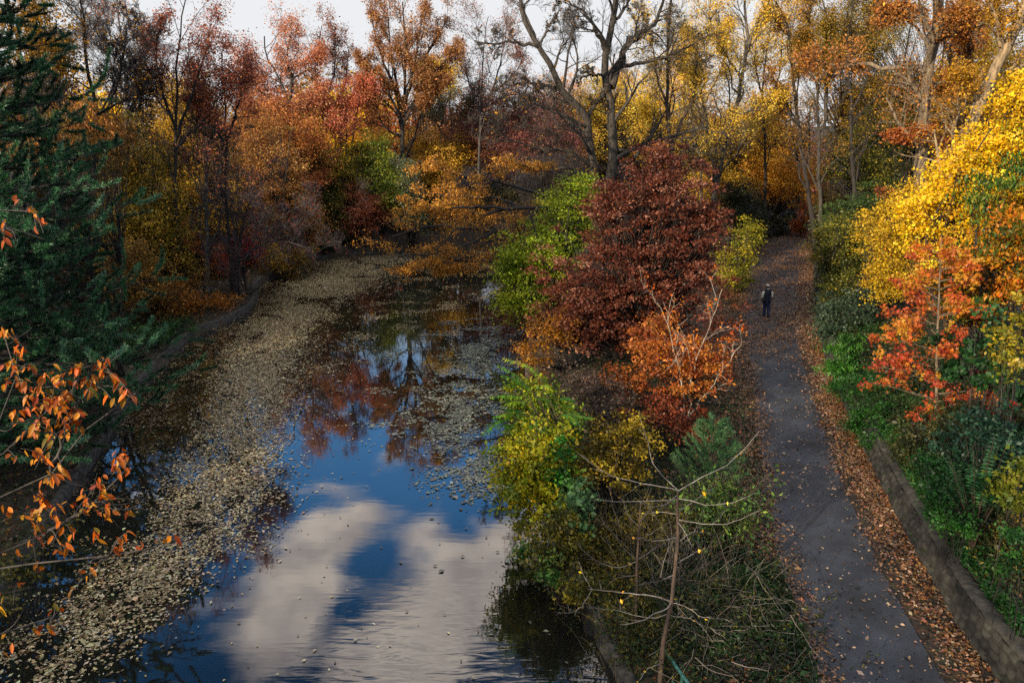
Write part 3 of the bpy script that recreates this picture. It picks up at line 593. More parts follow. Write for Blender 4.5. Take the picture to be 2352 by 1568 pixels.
tree('slim_black_tree', 'slim black stemmed tree between the coral maple and the fan shaped oak', 'tree', [([(745, 380, 74), (741, 286, 74), (737, 235, 74), (728, 189, 74), (724, 155, 74), (735, 80, 74), (740, 60, 74)], .15, .03), ([(738, 250, 74), (765, 180, 74), (770, 100, 74), (768, 60, 74)], .1, .03), ([(740, 280, 74), (790, 200, 75), (800, 110, 75)], .1, .03)],
     [dict(n=12, t=(.3, 1), ang=(38, 10), ratio=.3, up=.2), dict(n=8, ratio=.5), dict(n=5, ratio=.5, K=5)], dict(pal=['#5a2a20', '#8a4028', '#a86a34', '#b88a40'], n=7425, size=0.126, sigma=0.26), B_DARK)
tree('salmon_crowned_tree', 'tree with a salmon red crown on a bundle of thin dark stems', 'tree', [([(785, 400, 72), (783, 323, 72), (770, 265, 72), (765, 220, 72)], .1, .03), ([(793, 400, 72), (795, 320, 72), (800, 250, 72), (805, 200, 72)], .1, .03), ([(805, 390, 72), (812, 310, 72), (822, 250, 72), (835, 200, 72)], .09, .03), ([(775, 390, 72), (768, 310, 72), (752, 255, 72)], .08, .03)],
     [dict(n=11, t=(.45, 1), ang=(45, 12), ratio=.3, up=.15), dict(n=8, ratio=.5), dict(n=5, ratio=.5, K=5)], dict(pal=['#9a4c36', '#bc6446', '#cc7c58', '#d4986e'], n=16200, size=0.126, sigma=0.26), B_DARK)
tree('fan_shaped_oak', 'large copper brown oak with limbs fanning up from one dark trunk', 'oak tree',
     [([(925, 430, 74), (925, 365, 74), (925, 311, 74), (924, 269, 74), (930, 210, 74), (930, 160, 74), (934, 105, 74), (926, 42, 74), (924, 5, 74)], .34, .05), ([(924, 275, 74), (913, 227, 74), (900, 189, 74), (875, 126, 74), (858, 63, 74), (850, 25, 74)], .2, .04), ([(924, 285, 74), (896, 223, 73), (854, 185, 73), (830, 140, 73)], .15, .03),
      ([(925, 290, 74), (955, 235, 74), (985, 218, 74), (1025, 197, 74)], .13, .03), ([(926, 260, 74), (942, 202, 75), (968, 160, 75), (984, 118, 75), (1010, 76, 75), (1030, 40, 75)], .2, .04), ([(925, 315, 74), (884, 294, 73), (858, 235, 73), (835, 200, 73)], .13, .03),
      ([(927, 240, 74), (950, 160, 73), (962, 90, 73), (970, 20, 73)], .15, .04), ([(925, 255, 74), (905, 160, 75), (895, 90, 75), (890, 20, 75)], .15, .04), ([(928, 265, 74), (985, 180, 74), (1025, 140, 74), (1040, 110, 74)], .13, .03)],
     [dict(n=12, t=(.25, 1), ang=(30, 9), ratio=.3, up=.22), dict(n=9, ang=(35, 10), ratio=.5, up=.12), dict(n=6, ratio=.5, K=5)], dict(pal=['#6e4a30', '#946238', '#b07c48', '#c49c64'], n=70200, size=0.134, sigma=0.22, lv=(-1, -2), keep=lambda P, r: r.uniform(0, 1, len(P)) > np.clip((P[:, 2] - 14.5) / 7, 0, .55)), B_DARK)
bush('lemon_yellow_tree', 'sunlit lemon yellow tree peeping out behind the copper oak', 'tree', [(1012, 180, 52, 42, 92, 3), (985, 160, 40, 30, 93, 3)], ['#a88414', '#d4a414', '#eec41c', '#f4d848'], .17, 3.2, .6, stems=2, r0=.15)
bush('green_gold_tree', 'fresh green tree among golds below the copper oak', 'tree', [(860, 350, 40, 40, 71, 1.8), (880, 400, 50, 50, 70, 1.8), (895, 450, 40, 50, 69, 1.6)], ['#33420f', '#52641e', '#788224', '#a4982c'], .14, 2.7, .45, stems=3, r0=.1)
bush('olive_yellow_tree', 'olive yellow small tree under the salmon crowned tree', 'tree', [(765, 400, 60, 60, 69, 1.8), (730, 370, 40, 60, 69, 1.6), (820, 370, 40, 40, 71, 1.6)], ['#3a3a16', '#665f1c', '#9c8824', '#c4a634'], .13, 2.5, .45, stems=3, r0=.09)
bush('golden_orange_tree', 'golden orange tree right of the oak trunk', 'tree', [(970, 340, 60, 50, 80, 2.2), (1000, 390, 70, 50, 77, 2.2), (870, 320, 30, 30, 79, 1.5), (1060, 350, 50, 40, 81, 2)], ['#6c5016', '#a4781e', '#cc9a2a', '#e0b644'], .15, 2.6, .5, stems=3, r0=.12)
bush('maroon_brown_tree', 'wide dull maroon brown tree behind the leaning bare limbs in the middle', 'tree', [(1130, 270, 90, 80, 84, 3), (1220, 250, 90, 70, 86, 3), (1180, 340, 90, 60, 80, 2.5), (1080, 330, 60, 60, 82, 2.5), (1290, 320, 50, 60, 80, 2)], ['#4c2c2a', '#70423a', '#8a5648', '#a07852'], .15, 2.0, .6, stems=4, r0=.16)
tree('grey_twiggy_tree', 'tall grey brown twiggy tree right of the copper oak, thin at the top', 'tree', [([(1100, 420, 78), (1102, 320, 78), (1105, 220, 78), (1110, 120, 78), (1120, 40, 78)], .18, .03), ([(1103, 280, 78), (1140, 180, 78), (1160, 90, 78), (1165, 20, 78)], .12, .03), ([(1103, 260, 78), (1075, 180, 78), (1065, 110, 78)], .1, .03), ([(1104, 240, 78), (1180, 170, 79), (1210, 110, 79)], .1, .03)],
     [dict(n=12, ang=(40, 10), ratio=.34, up=.15), dict(n=9, ratio=.5, up=.1), dict(n=7, ratio=.5, K=5)], dict(pal=['#4a2a24', '#74402c', '#a06038', '#b88444'], n=9450, size=0.118, sigma=0.22), B_GREY)
tree('pale_olive_tree', 'greyish olive half bare tree behind the golden orange tree', 'tree', [([(1040, 440, 83), (1040, 340, 83), (1035, 260, 83), (1030, 210, 83)], .14, .03), ([(1040, 340, 83), (1080, 270, 83), (1095, 220, 83)], .1, .03), ([(1040, 350, 83), (1000, 280, 83), (985, 235, 83)], .1, .03)],
     [dict(n=11, ang=(42, 10), ratio=.4, up=.12), dict(n=8, ratio=.5), dict(n=7, ratio=.5, K=5)], dict(pal=DULL, n=12150, size=0.118, sigma=0.26), B_GREY)
bush('salmon_shrub', 'salmon orange shrub layered above the far shore', 'shrub', [(845, 490, 65, 45, 69, 1.5), (880, 470, 35, 30, 69, 1.2), (800, 440, 55, 35, 70, 1.5), (820, 525, 60, 25, 69.5, 1.2)], ['#8a4a34', '#b4684a', '#cc845c', '#dca478'], .13, 2.8, .35, .4, 4, .05)
bush('coral_shrub', 'coral red shrub with orange tips on the left of the far shore', 'shrub', [(690, 420, 50, 35, 66, 1.4), (660, 480, 70, 40, 65, 1.5), (740, 410, 30, 25, 67, 1.2)], ['#86402e', '#b05c40', '#c67a48', '#d09c58'], .13, 2.5, .35, .4, 4, .05)
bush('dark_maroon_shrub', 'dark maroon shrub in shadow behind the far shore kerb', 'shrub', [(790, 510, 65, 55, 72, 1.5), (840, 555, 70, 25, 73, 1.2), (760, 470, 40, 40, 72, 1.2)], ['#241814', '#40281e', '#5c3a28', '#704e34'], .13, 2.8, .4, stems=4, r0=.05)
bush('olive_shrub', 'olive green shrub at the left end of the far shore', 'shrub', [(720, 540, 45, 35, 66, 1.3), (760, 535, 40, 30, 67.5, 1.2), (745, 480, 50, 45, 67, 1.5)], ['#1c2412', '#363c1a', '#5c5a22', '#8a7e30'], .13, 2.8, .35, stems=4, r0=.05)
bush('shoreline_green_shrub', 'small low green shrub at the far waterline', 'shrub', [(755, 560, 45, 22, 70, .9), (705, 568, 25, 20, 68.5, .7)], GREEN, .1, 2.6, .2, stems=3, r0=.02)
bush('sage_green_tree', 'grey green small tree left of the golden leaning tree', 'tree', [(945, 440, 28, 60, 68, 1.3), (950, 500, 40, 40, 68, 1.3), (935, 385, 22, 25, 70, 1)], ['#26301e', '#414a30', '#626848', '#858460'], .13, 2.5, .35, stems=2, r0=.06)
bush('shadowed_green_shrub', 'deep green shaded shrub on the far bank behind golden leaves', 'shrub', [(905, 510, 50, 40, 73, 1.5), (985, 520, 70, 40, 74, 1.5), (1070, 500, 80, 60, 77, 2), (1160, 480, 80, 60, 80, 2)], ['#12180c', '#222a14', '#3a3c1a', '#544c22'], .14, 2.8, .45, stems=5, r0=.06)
bush('vine_tangle', 'dark grey tangle of dead vines beside the two trunked bare tree', 'vine tangle', [(1250, 395, 60, 35, 62, 1.5), (1300, 380, 50, 35, 61, 1.3), (1210, 420, 40, 30, 62, 1.2)], ['#1c1a1a', '#2e2a2a', '#454040', '#5c5450'], .13, 1.7, .5, stems=5, r0=.05, asp=.2)
bush('yellow_rear_tree', 'tall yellow tree glowing behind the two trunked bare tree', 'tree', [(1390, 250, 90, 90, 90, 3.5), (1480, 260, 80, 110, 88, 3.5), (1330, 330, 70, 60, 88, 3)], ['#8c6e24', '#c09c2c', '#e0bc3c', '#f0d468'], .16, 1.4, .7, stems=3, r0=.18)
bush('peach_rear_tree', 'peach and gold tree in sunlight far behind the bare trunks', 'tree', [(1290, 215, 60, 60, 96, 3), (1420, 170, 50, 40, 98, 3), (1560, 200, 80, 80, 96, 3.5)], ['#9c6238', '#c88648', '#e0a85c', '#ecc880'], .17, 1.3, .7, stems=3, r0=.18)

AREA = 'between the pond and the path'
# ------------------------------------------------------------------ STRIP BETWEEN POND AND PATH, far part
tree('two_trunked_bare_tree', 'large bare tree with two grey trunks, the left one leaning far left', 'tree',
     [([(1400, 560, 55), (1402, 395, 55), (1406, 328, 55), (1404, 260, 55), (1398, 210, 55), (1391, 168, 55), (1390, 126, 55), (1398, 92, 55), (1404, 63, 55), (1410, 25, 55), (1415, -25, 55)], .5, .16),
      ([(1372, 560, 55), (1364, 420, 54.6), (1358, 357, 54.3), (1347, 269, 54), (1314, 235, 53.6), (1293, 210, 53.4), (1268, 160, 53.2), (1242, 113, 53), (1226, 88, 53), (1209, 50, 53), (1190, -15, 53)], .4, .12),
      ([(1404, 200, 55), (1419, 160, 55.3), (1431, 126, 55.6), (1436, 101, 56), (1465, 80, 56.3), (1507, 50, 56.6), (1524, -10, 57)], .3, .08),
      ([(1410, 158, 55.3), (1450, 148, 55.8), (1486, 143, 56.3), (1532, 130, 57), (1574, 111, 57.5), (1599, 99, 58), (1632, 78, 58)], .17, .04),
      ([(1391, 115, 55), (1373, 76, 54.6), (1347, 38, 54), (1331, 23, 53.8), (1300, 2, 53.5)], .17, .05), ([(1293, 212, 53.4), (1255, 197, 53), (1221, 191, 52.6), (1190, 193, 52), (1160, 205, 52)], .13, .04),
      ([(1238, 106, 53), (1179, 99, 52.5), (1129, 101, 52), (1090, 95, 51.6)], .13, .03), ([(1350, 270, 54), (1373, 231, 54.6), (1385, 223, 54.8), (1392, 205, 54.9)], .13, .08), ([(1396, 178, 55), (1356, 172, 54), (1326, 189, 53.5)], .1, .04),
      ([(1345, 290, 54), (1290, 265, 52.6), (1230, 240, 51.8), (1190, 250, 51.4), (1150, 230, 51)], .13, .03), ([(1358, 380, 54.4), (1310, 350, 53), (1230, 340, 52), (1170, 320, 51), (1110, 280, 50.5)], .14, .03),
      ([(1362, 410, 54.6), (1300, 385, 53), (1230, 395, 52.3), (1180, 380, 52)], .12, .03), ([(1406, 335, 55), (1440, 345, 55), (1475, 330, 55), (1500, 300, 55)], .12, .03), ([(1240, 110, 53), (1260, 60, 53.6), (1290, 20, 54)], .1, .03), ([(1405, 60, 55), (1440, 10, 55), (1460, -40, 55)], .13, .04)],
     [dict(n=9, t=(.3, 1), ang=(48, 14), ratio=.30, up=.14, wander=.16), dict(n=7, ang=(45, 15), ratio=.6, up=.08, wander=.17), dict(n=8, ang=(42, 15), ratio=.55, K=5, wander=.16, rmin=.012), dict(n=6, ratio=.65, K=4, rmin=.011)], dict(pal=GOLD, n=1620, size=0.109, sigma=0.19), ('#1b1815', '#484138'), wob=.05)
bush('maroon_twig_tree', 'plum coloured half bare tree behind the leaning trunk', 'tree', [(1260, 300, 60, 60, 70, 2), (1200, 380, 60, 40, 68, 2), (1320, 330, 40, 50, 70, 2)], PLUM, .14, 1.5, .55, stems=4, r0=.12)
GT = [dict(n=13, t=(.25, 1), ang=(40, 12), ratio=.27, up=.2, wander=.22), dict(n=9, ratio=.52, up=.1, wander=.22), dict(n=7, ratio=.52, K=5, rmin=.012)]
SUNY = ['#a5831f', '#d0a42a', '#e8c040', '#f2d26c']
tree('straight_yellow_tree', 'tall straight dark trunk with sparse yellow leaves just right of the two trunked bare tree', 'tree', [([(1545, 480, 60), (1543, 361, 60), (1534, 294, 60), (1532, 235, 60), (1534, 181, 60), (1532, 126, 60), (1536, 63, 60), (1543, -10, 60)], .26, .06), ([(1543, 340, 60), (1556, 300, 60), (1570, 269, 60), (1591, 235, 60), (1600, 170, 60), (1602, 90, 60)], .15, .03), ([(1534, 250, 60), (1510, 180, 60), (1500, 110, 60), (1480, 40, 60)], .1, .03), ([(1540, 330, 60), (1505, 290, 60), (1480, 250, 60)], .09, .03)], GT, dict(pal=SUNY, n=12150, size=0.118, sigma=0.26), B_BROWN)
tree('curving_black_tree', 'tall dark tree with a trunk curving right above the maroon oak', 'tree', [([(1634, 560, 62), (1637, 483, 62), (1646, 420, 62), (1660, 357, 62), (1679, 286, 62), (1696, 235, 62), (1700, 189, 62), (1711, 139, 62), (1719, 97, 62), (1711, 42, 62), (1711, -20, 62)], .3, .08), ([(1642, 440, 62), (1640, 370, 61), (1655, 310, 61), (1690, 270, 61)], .14, .04), ([(1694, 268, 62), (1725, 252, 62), (1760, 240, 62), (1800, 228, 62)], .13, .03), ([(1718, 110, 62), (1738, 55, 62), (1772, -4, 62)], .15, .04), ([(1650, 400, 62), (1630, 320, 63), (1615, 240, 63), (1600, 150, 63), (1590, 60, 63)], .14, .03), ([(1703, 180, 62), (1660, 110, 61), (1650, 30, 61)], .1, .03)],
     GT, dict(pal=SUNY, n=10800, size=0.118, sigma=0.26), ('#2c2822', '#5e564a'))
tree('pale_slender_tree', 'slender pale stemmed tree with gold leaves between two dark trunks', 'tree', [([(1610, 460, 70), (1612, 340, 70), (1618, 220, 70), (1625, 100, 70), (1635, -20, 70)], .16, .04), ([(1614, 280, 70), (1580, 180, 70), (1570, 80, 70)], .09, .03), ([(1616, 240, 70), (1660, 150, 70), (1675, 50, 70)], .09, .03)], GT, dict(pal=SUNY, n=17550, size=0.126, sigma=0.30), B_TAN)
bush('gold_wall_tree', 'broad dense gold tree filling the middle right behind the dark trunks', 'tree', [(1600, 330, 90, 100, 80, 3), (1700, 340, 90, 90, 82, 3), (1520, 320, 70, 90, 78, 3), (1660, 430, 90, 60, 74, 2.4), (1750, 270, 70, 60, 86, 3)], ['#6c5216', '#a0781c', '#caa028', '#e2be4c'], .15, 1.9, .6, stems=4, r0=.18)
bush('amber_tree', 'amber orange sunlit tree above the bend of the path', 'tree', [(1800, 330, 70, 80, 84, 3), (1760, 400, 80, 60, 80, 2.5), (1840, 420, 50, 60, 78, 2), (1770, 250, 60, 50, 90, 3)], ['#7c4c18', '#b07420', '#d49a2e', '#e4b850'], .15, 2.2, .55, stems=3, r0=.15)
tree('sparse_gold_tree', 'sparse gold tree with crooked limbs at the top right of centre', 'tree', [([(1757, 450, 72), (1757, 330, 72), (1752, 230, 72), (1760, 120, 72), (1775, 40, 72), (1770, -30, 72)], .16, .04), ([(1756, 260, 72), (1790, 170, 72), (1800, 80, 72), (1830, 0, 72)], .1, .03), ([(1755, 240, 72), (1735, 150, 72), (1740, 60, 72)], .1, .03)], GT, dict(pal=SUNY, n=12150, size=0.126, sigma=0.30), B_DARK)
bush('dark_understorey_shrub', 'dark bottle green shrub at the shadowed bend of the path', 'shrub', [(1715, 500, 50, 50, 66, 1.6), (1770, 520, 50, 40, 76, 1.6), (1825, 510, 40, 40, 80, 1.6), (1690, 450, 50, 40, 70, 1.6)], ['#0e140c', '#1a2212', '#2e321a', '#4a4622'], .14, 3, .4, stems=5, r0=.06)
bush('rust_shrub', 'small rust red shrub beside the bend of the path', 'shrub', [(1842, 525, 24, 34, 75, .9), (1850, 480, 18, 20, 77, .8)], RUSSET, .12, 2.6, .3, stems=3, r0=.04)
bush('yellow_green_shrub', 'yellow green shrub on the left edge of the path by the bend', 'shrub', [(1695, 590, 45, 60, 50, 1.3), (1720, 540, 35, 40, 54, 1.2), (1680, 640, 40, 30, 46, 1)], ['#2e3a10', '#5e6216', '#968a1a', '#b8a224'], .12, 2.5, .35, .4, stems=4, r0=.05)

# golden leaning tree over the water
tree('golden_leaning_tree', 'golden orange tree reaching low crooked limbs left over the pond', 'tree',
     [([(1395, 640, 49), (1385, 520, 48), (1368, 424, 47.6), (1352, 428, 47.4), (1318, 454, 47), (1297, 466, 46.8), (1272, 477, 46.5), (1213, 479, 46), (1171, 479, 45.6), (1111, 496, 45), (1075, 525, 44.6)], .26, .06),
      ([(1390, 640, 49), (1330, 610, 47.6), (1259, 571, 46.6), (1226, 550, 46), (1184, 542, 45.5), (1129, 533, 45), (1050, 522, 44), (970, 520, 43.4), (900, 545, 43)], .2, .04),
      ([(1390, 650, 49), (1310, 622, 46.6), (1230, 605, 45.6), (1171, 603, 45), (1120, 600, 44.4), (1060, 600, 44), (980, 585, 43.6), (915, 590, 43.2)], .16, .03), ([(1250, 572, 46.6), (1200, 520, 47.5), (1120, 500, 48), (1040, 470, 48.5)], .09, .02),
      ([(1290, 468, 46.8), (1220, 440, 46.4), (1150, 420, 46), (1070, 405, 45.6), (1000, 385, 45.2), (960, 370, 45)], .12, .03), ([(1200, 479, 46), (1140, 455, 46.8), (1060, 450, 47), (980, 445, 47)], .1, .03), ([(1180, 480, 45.6), (1090, 475, 44.6), (1000, 480, 44), (940, 470, 44)], .1, .03),
      ([(1340, 440, 47.4), (1280, 400, 48), (1220, 385, 48.4), (1150, 370, 48.6)], .1, .03), ([(1130, 534, 45), (1080, 560, 44), (1000, 590, 43), (930, 620, 42.6)], .08, .02), ([(1110, 600, 44.4), (1060, 615, 43.6), (1010, 625, 43)], .06, .02)],
     [dict(n=13, t=(.34, 1), ang=(48, 14), ratio=.19, up=.05, wander=.16, flat=.75), dict(n=8, ratio=.5, up=.0, trop=-.02, flat=.7), dict(n=5, ratio=.5, K=5, trop=-.05, flat=.5)], dict(pal=['#7a5a26', '#b4782a', '#cc8e30', '#d4ae58'], n=17000, size=.125, sigma=(.24, .24, .1), asp=.45, droop=.9, up=.1, lv=(-1, -2)), ('#141211', '#2e2925'))
bush('lime_green_tree', 'lime green tree between the golden leaning tree and the maroon oak', 'tree', [(1240, 600, 95, 90, 41, 1.6), (1210, 690, 70, 60, 40, 1.4), (1290, 520, 75, 80, 43, 1.8), (1330, 450, 60, 50, 44, 1.6), (1185, 620, 45, 60, 41, 1.2)], ['#46580f', '#6c7e14', '#94a220', '#b8b432'], .13, 3.1, .4, .4, 3, .1, base=(2.9, 42))
bush('maroon_oak', 'big conical maroon red oak standing in the middle beside the path', 'oak tree',
     [(1470, 760, 225, 75, 33.5, 2.4), (1465, 650, 215, 100, 33.5, 2.5), (1500, 540, 170, 100, 34, 2.2), (1520, 430, 115, 80, 34, 1.7), (1530, 365, 55, 40, 34, 1), (1330, 720, 110, 80, 33, 1.8), (1590, 620, 60, 80, 34, 1.2), (1400, 470, 60, 70, 34, 1.2), (1620, 500, 50, 60, 34, 1)],
     ['#371c14', '#592b1c', '#76402c', '#a0735c'], .108, 3.0, .24, .4, 1, .17, droop=.25, base=(6.1, 34), shell=1.8, rough=.2)
bush('low_orange_shrub', 'low orange and yellow shrub between the maroon oak and the water', 'shrub', [(1240, 780, 55, 50, 32.5, 1), (1215, 820, 35, 35, 31.5, .8), (1290, 750, 40, 40, 32, .8)], ['#46421a', '#8a5c1c', '#ae7224', '#b08a28'], .095, 1.6, .26, stems=4, r0=.03, base=(2.2, 33))
bush('blazing_orange_shrub', 'blazing orange shrub in front of the maroon oak beside the path', 'shrub', [(1560, 850, 105, 65, 26.5, 1.2), (1500, 780, 70, 60, 27, 1), (1620, 830, 70, 60, 26.5, 1), (1440, 870, 60, 45, 26.5, .8), (1570, 895, 85, 32, 26, 1)], ['#5e2c16', '#8e481c', '#b06626', '#c08a3c'], .09, 1.9, .2, .5, 6, .035, droop=.4, rough=.25)
tree('bare_whip_shrub', 'thin bare pale whips rising out of the blazing orange shrub', 'shrub', [([(1575, 960, 26), (1560, 860, 26), (1530, 740, 26), (1500, 680, 26)], .03, .008), ([(1578, 960, 26), (1590, 860, 26), (1640, 720, 26), (1660, 660, 26)], .03, .008), ([(1580, 960, 26), (1640, 880, 25.8), (1700, 790, 25.6)], .025, .008)], [dict(n=6, ang=(30, 8), ratio=.35, K=5), dict(n=4, ratio=.5, K=4)], dict(pal=ORANGE, n=260, size=.12, sigma=.1, asp=.45, droop=.4), B_PALE)

# ------------------------------------------------------------------ STRIP, near part
def zp(x, y): return (1110 + x * .24, 799.7 + y * .24)
fr = []
for tip, mid, ro, Yt in [((205, 90), (470, 180), (560, 330), 21), ((150, 160), (330, 260), (480, 420), 20.7), ((65, 460), (230, 440), (430, 470), 20.4), ((210, 530), (320, 500), (440, 520), 20.6), ((190, 575), (270, 580), (400, 600), 20.3), ((0, 820), (110, 700), (300, 640), 20),
                         ((110, 750), (200, 725), (320, 735), 20), ((1045, 660), (930, 640), (760, 600), 20.8), ((870, 510), (820, 470), (700, 480), 21), ((640, 420), (600, 340), (560, 420), 21.2), ((180, 250), (330, 300), (500, 430), 20.2),
                         ((520, 470), (580, 480), (640, 500), 20), ((100, 650), (240, 620), (400, 640), 20.5), ((900, 720), (830, 640), (720, 620), 20.2), ((430, 760), (520, 690), (600, 640), 19.8)]:
    fr.append([at(*zp(*ro), 20.7), at(*zp(*mid), (20.7 + Yt) / 2), at(*zp(*tip), Yt)])
bs = (2.0, 20.8, gz(2.0, 20.8))
root, a1 = frond_plant('feather_leaved_sapling', 'sapling with long feathery green compound leaves spreading over the waterside', 'sapling', bs, fr, ['#2a5a16', '#447c1c', '#789a1e', '#b8a220'], .21, 17)
for p in fr: a1.add(*tubes(resample([(bs[0], bs[1], bs[2] - .1), (bs[0] * .6 + p[0][0] * .4, bs[1], (bs[2] + p[0][2]) * .5), p[0]], 10)[0][None], (.03 * np.linspace(1, .3, 10))[None], 5))
a1.build('stem', bark(*B_BROWN), root, True)
bush('yellow_green_bush', 'large yellow green bush with amber patches hanging over the water edge', 'bush', [(1215, 1060, 90, 85, 19.3, .9), (1190, 1120, 55, 60, 18.6, .7), (1260, 1000, 60, 45, 20, .8), (1240, 1160, 75, 60, 18.4, .8), (1300, 1060, 45, 70, 19.6, .8)], ['#355c12', '#687412', '#9c9616', '#bc9a18'], .105, 3.4, .2, .6, 6, .03, base=(1.75, 19.6), droop=.3)
bush('green_waterside_shrub', 'leafy green and yellow shrub at the water edge among the feathery fronds', 'shrub', [(1205, 920, 50, 55, 22.3, .6), (1265, 930, 60, 50, 22.5, .7), (1190, 985, 40, 40, 21, .5), (1300, 985, 40, 45, 21.3, .5)], ['#2c5214', '#4c7418', '#80901c', '#b0a022'], .1, 2.6, .2, stems=5, r0=.02, base=(1.9, 22.4))
bush('olive_bank_bush', 'low olive bush on the kerb below the large yellow green bush', 'bush', [(1275, 1275, 75, 50, 16.4, .6), (1240, 1215, 55, 40, 17.4, .5), (1330, 1350, 60, 45, 15, .5), (1300, 1220, 50, 50, 17, .5)], ['#1c2410', '#3a3e14', '#625a18', '#8a7c22'], .085, 2.4, .17, stems=6, r0=.015)
bush('kerb_green_shrub', 'small dark green shrub tucked against the kerb by the water under the olive bush', 'shrub', [(1250, 1320, 45, 35, 15.6, .35), (1210, 1265, 30, 25, 16.6, .3)], ['#122a10', '#1f4418', '#346024', '#6a7428'], .08, 2, .15, stems=4, r0=.01, base=(1.75, 15.8))
bush('amber_waterside_shrub', 'amber brown shrub hanging over the kerb behind the feathery sapling', 'shrub', [(1235, 890, 35, 40, 28.5, .6)], ['#3a2812', '#6a4416', '#8a5a1c', '#a0762a'], .1, 2.2, .2, stems=4, r0=.02, base=(1.6, 26))
bush('bright_green_vine_shrub', 'fresh green leafy shrub in a band on the right of the yellow green bush', 'shrub', [(1292, 1040, 22, 65, 19, .4), (1280, 1100, 26, 30, 18.7, .4)], ['#173f12', '#255a19', '#387525', '#5a8328'], .11, 2.6, .15, stems=3, r0=.02)
bush('pale_green_shrub', 'small pale green shrub with dusty leaves near the bare sapling', 'shrub', [(1320, 1165, 42, 40, 17.6, .5), (1340, 1130, 30, 25, 17.8, .4)], ['#24411f', '#3b5d32', '#5b7e4f', '#79935d'], .12, 2.0, .18, stems=4, r0=.02)
bush('olive_gold_shrub', 'olive and gold shrub behind the radiating bare sapling', 'shrub', [(1420, 1030, 80, 60, 20.5, .9), (1370, 1060, 50, 60, 20, .7), (1450, 990, 45, 40, 21, .7), (1390, 1110, 70, 35, 19, .7)], ['#2c280f', '#5a4c14', '#8c7818', '#b4982a'], .09, 2.5, .2, stems=6, r0=.03)
bush('russet_twig_shrub', 'russet brown twiggy shrub under the blazing orange one', 'shrub', [(1570, 970, 80, 55, 23, .9), (1500, 940, 60, 40, 24, .8), (1620, 1000, 40, 30, 22, .6)], ['#3a1c12', '#5e2a18', '#7c3a1e', '#94562c'], .09, 1.9, .22, stems=6, r0=.03)
bush('dry_grey_shrub', 'dry grey brown shrub between the feathery sapling and the orange shrub', 'shrub', [(1370, 900, 70, 55, 26, 1), (1330, 870, 50, 40, 28, 1), (1400, 940, 60, 40, 24, .8)], ['#241e1a', '#423830', '#5c4c40', '#74604c'], .09, 2.3, .25, stems=6, r0=.03)
# young pine and the clump of tall stems below it
def young_pine():
    lab = 'feathery young pine sapling beside the path, soft blue green'; r = rng_of(lab); top = at(1640, 965, 19.5); bx = top[0]; z0 = gz(bx, 19.5); root = thing('young_pine', lab, 'pine sapling', (bx, 19.5, z0))
    tr = resample([(bx, 19.5, z0 - .1), (bx, 19.5, top[2])], 12)[0]; a = Acc(); a.add(*tubes(tr[None], (.035 * np.linspace(1, .2, 12))[None], 6)); B = []; H = top[2] - z0
    for zf in np.arange(H * .25, H - .1, .16):
        for k in range(6):
            an = r.uniform(0, 6.28); l = 1.05 * (1 - zf / H) + .22; s = np.linspace(0, 1, 6)[:, None]; B.append(np.array([bx, 19.5, z0 + zf]) + np.array([math.cos(an), math.sin(an), .0]) * l * s + np.array([0, 0, 1]) * l * .75 * s ** 1.4)
    B = np.array(B); a.add(*tubes(B, .01 * np.ones((len(B), 6)), 3)); a.build('trunk', bark(*B_BROWN), root)
    n = 15000; P, i = pts_on(B, np.ones(len(B)), n, r); D = nrm(nrm(B[i, -1] - B[i, 0]) + r.normal(0, .45, (n, 3))); sd_ = nrm(np.cross(D, r.normal(size=D.shape))) * .005
    v = np.stack([P - sd_, P + sd_, P + D * r.uniform(.1, .2, (n, 1))], 1).reshape(-1, 3)
    mesh('needles', v, np.arange(3 * n).reshape(-1, 3), NEEDLE, root, pal_col(['#1c3a20', '#2c5432', '#4a7448', '#6c9058'], r.uniform(0, 1, n), r, .2))
young_pine()
def stems_clump(name, label, cat, cx, cy, spread, n, hgt, pal, lean=.2, w=.006, leafpal=None, nl=0, leaf=.1, curve=.25):
    r = rng_of(label); z0 = gz(cx, cy); root = thing(name, label, cat, (cx, cy, z0)); x = cx + r.normal(0, spread[0], n); y = cy + r.normal(0, spread[1], n)
    z = np.maximum(height(x, y), WZ) - .05; h = hgt * r.uniform(.5, 1.1, n); d = r.normal(0, lean, (n, 2)); s = np.linspace(0, 1, 7)[None, :, None]
    P = np.stack([x, y, z], 1)[:, None] + np.concatenate([d, np.ones((n, 1))], 1)[:, None] * (h[:, None, None] * s)
    P[:, :, :2] += (r.normal(0, curve, (n, 1, 2)) * h[:, None, None] * s ** 2); P[:, :, 2] -= (np.linalg.norm(d, axis=1) * .5 * h)[:, None] * s[:, :, 0] ** 2; P[:, 1:-1] += r.normal(0, .012, P[:, 1:-1].shape)
    v, f = tubes(P, w * np.linspace(1, .35, 7)[None] * r.uniform(.6, 1.3, (n, 1)), 3); a = Acc(); q = np.repeat(r.uniform(0, 1, n), 18)
    a.add(v, f, pal_col(pal, q, r, .1)); a.build('stems', DRY, root)
    if nl:
        a3 = Acc(); Pl, i = pts_on(P, np.ones(n), nl, r); finish_leaves(a3, Pl + r.normal(0, .05, Pl.shape), r.uniform(0, 1, nl), leafpal, leaf, r, .4, .3, .2); a3.build('leaves', LEAF, root)
    return root
stems_clump('tall_stem_clump', 'clump of tall upright brown stems with green tops below the young pine', 'weeds', 5.15, 18.0, (.42, .45), 260, 1.9, ['#1c1812', '#3c3224', '#5c4e38', '#70644a'], .1, .007, ['#1c3a16', '#34562a', '#587a34', '#8aa03c'], 2600, .12)
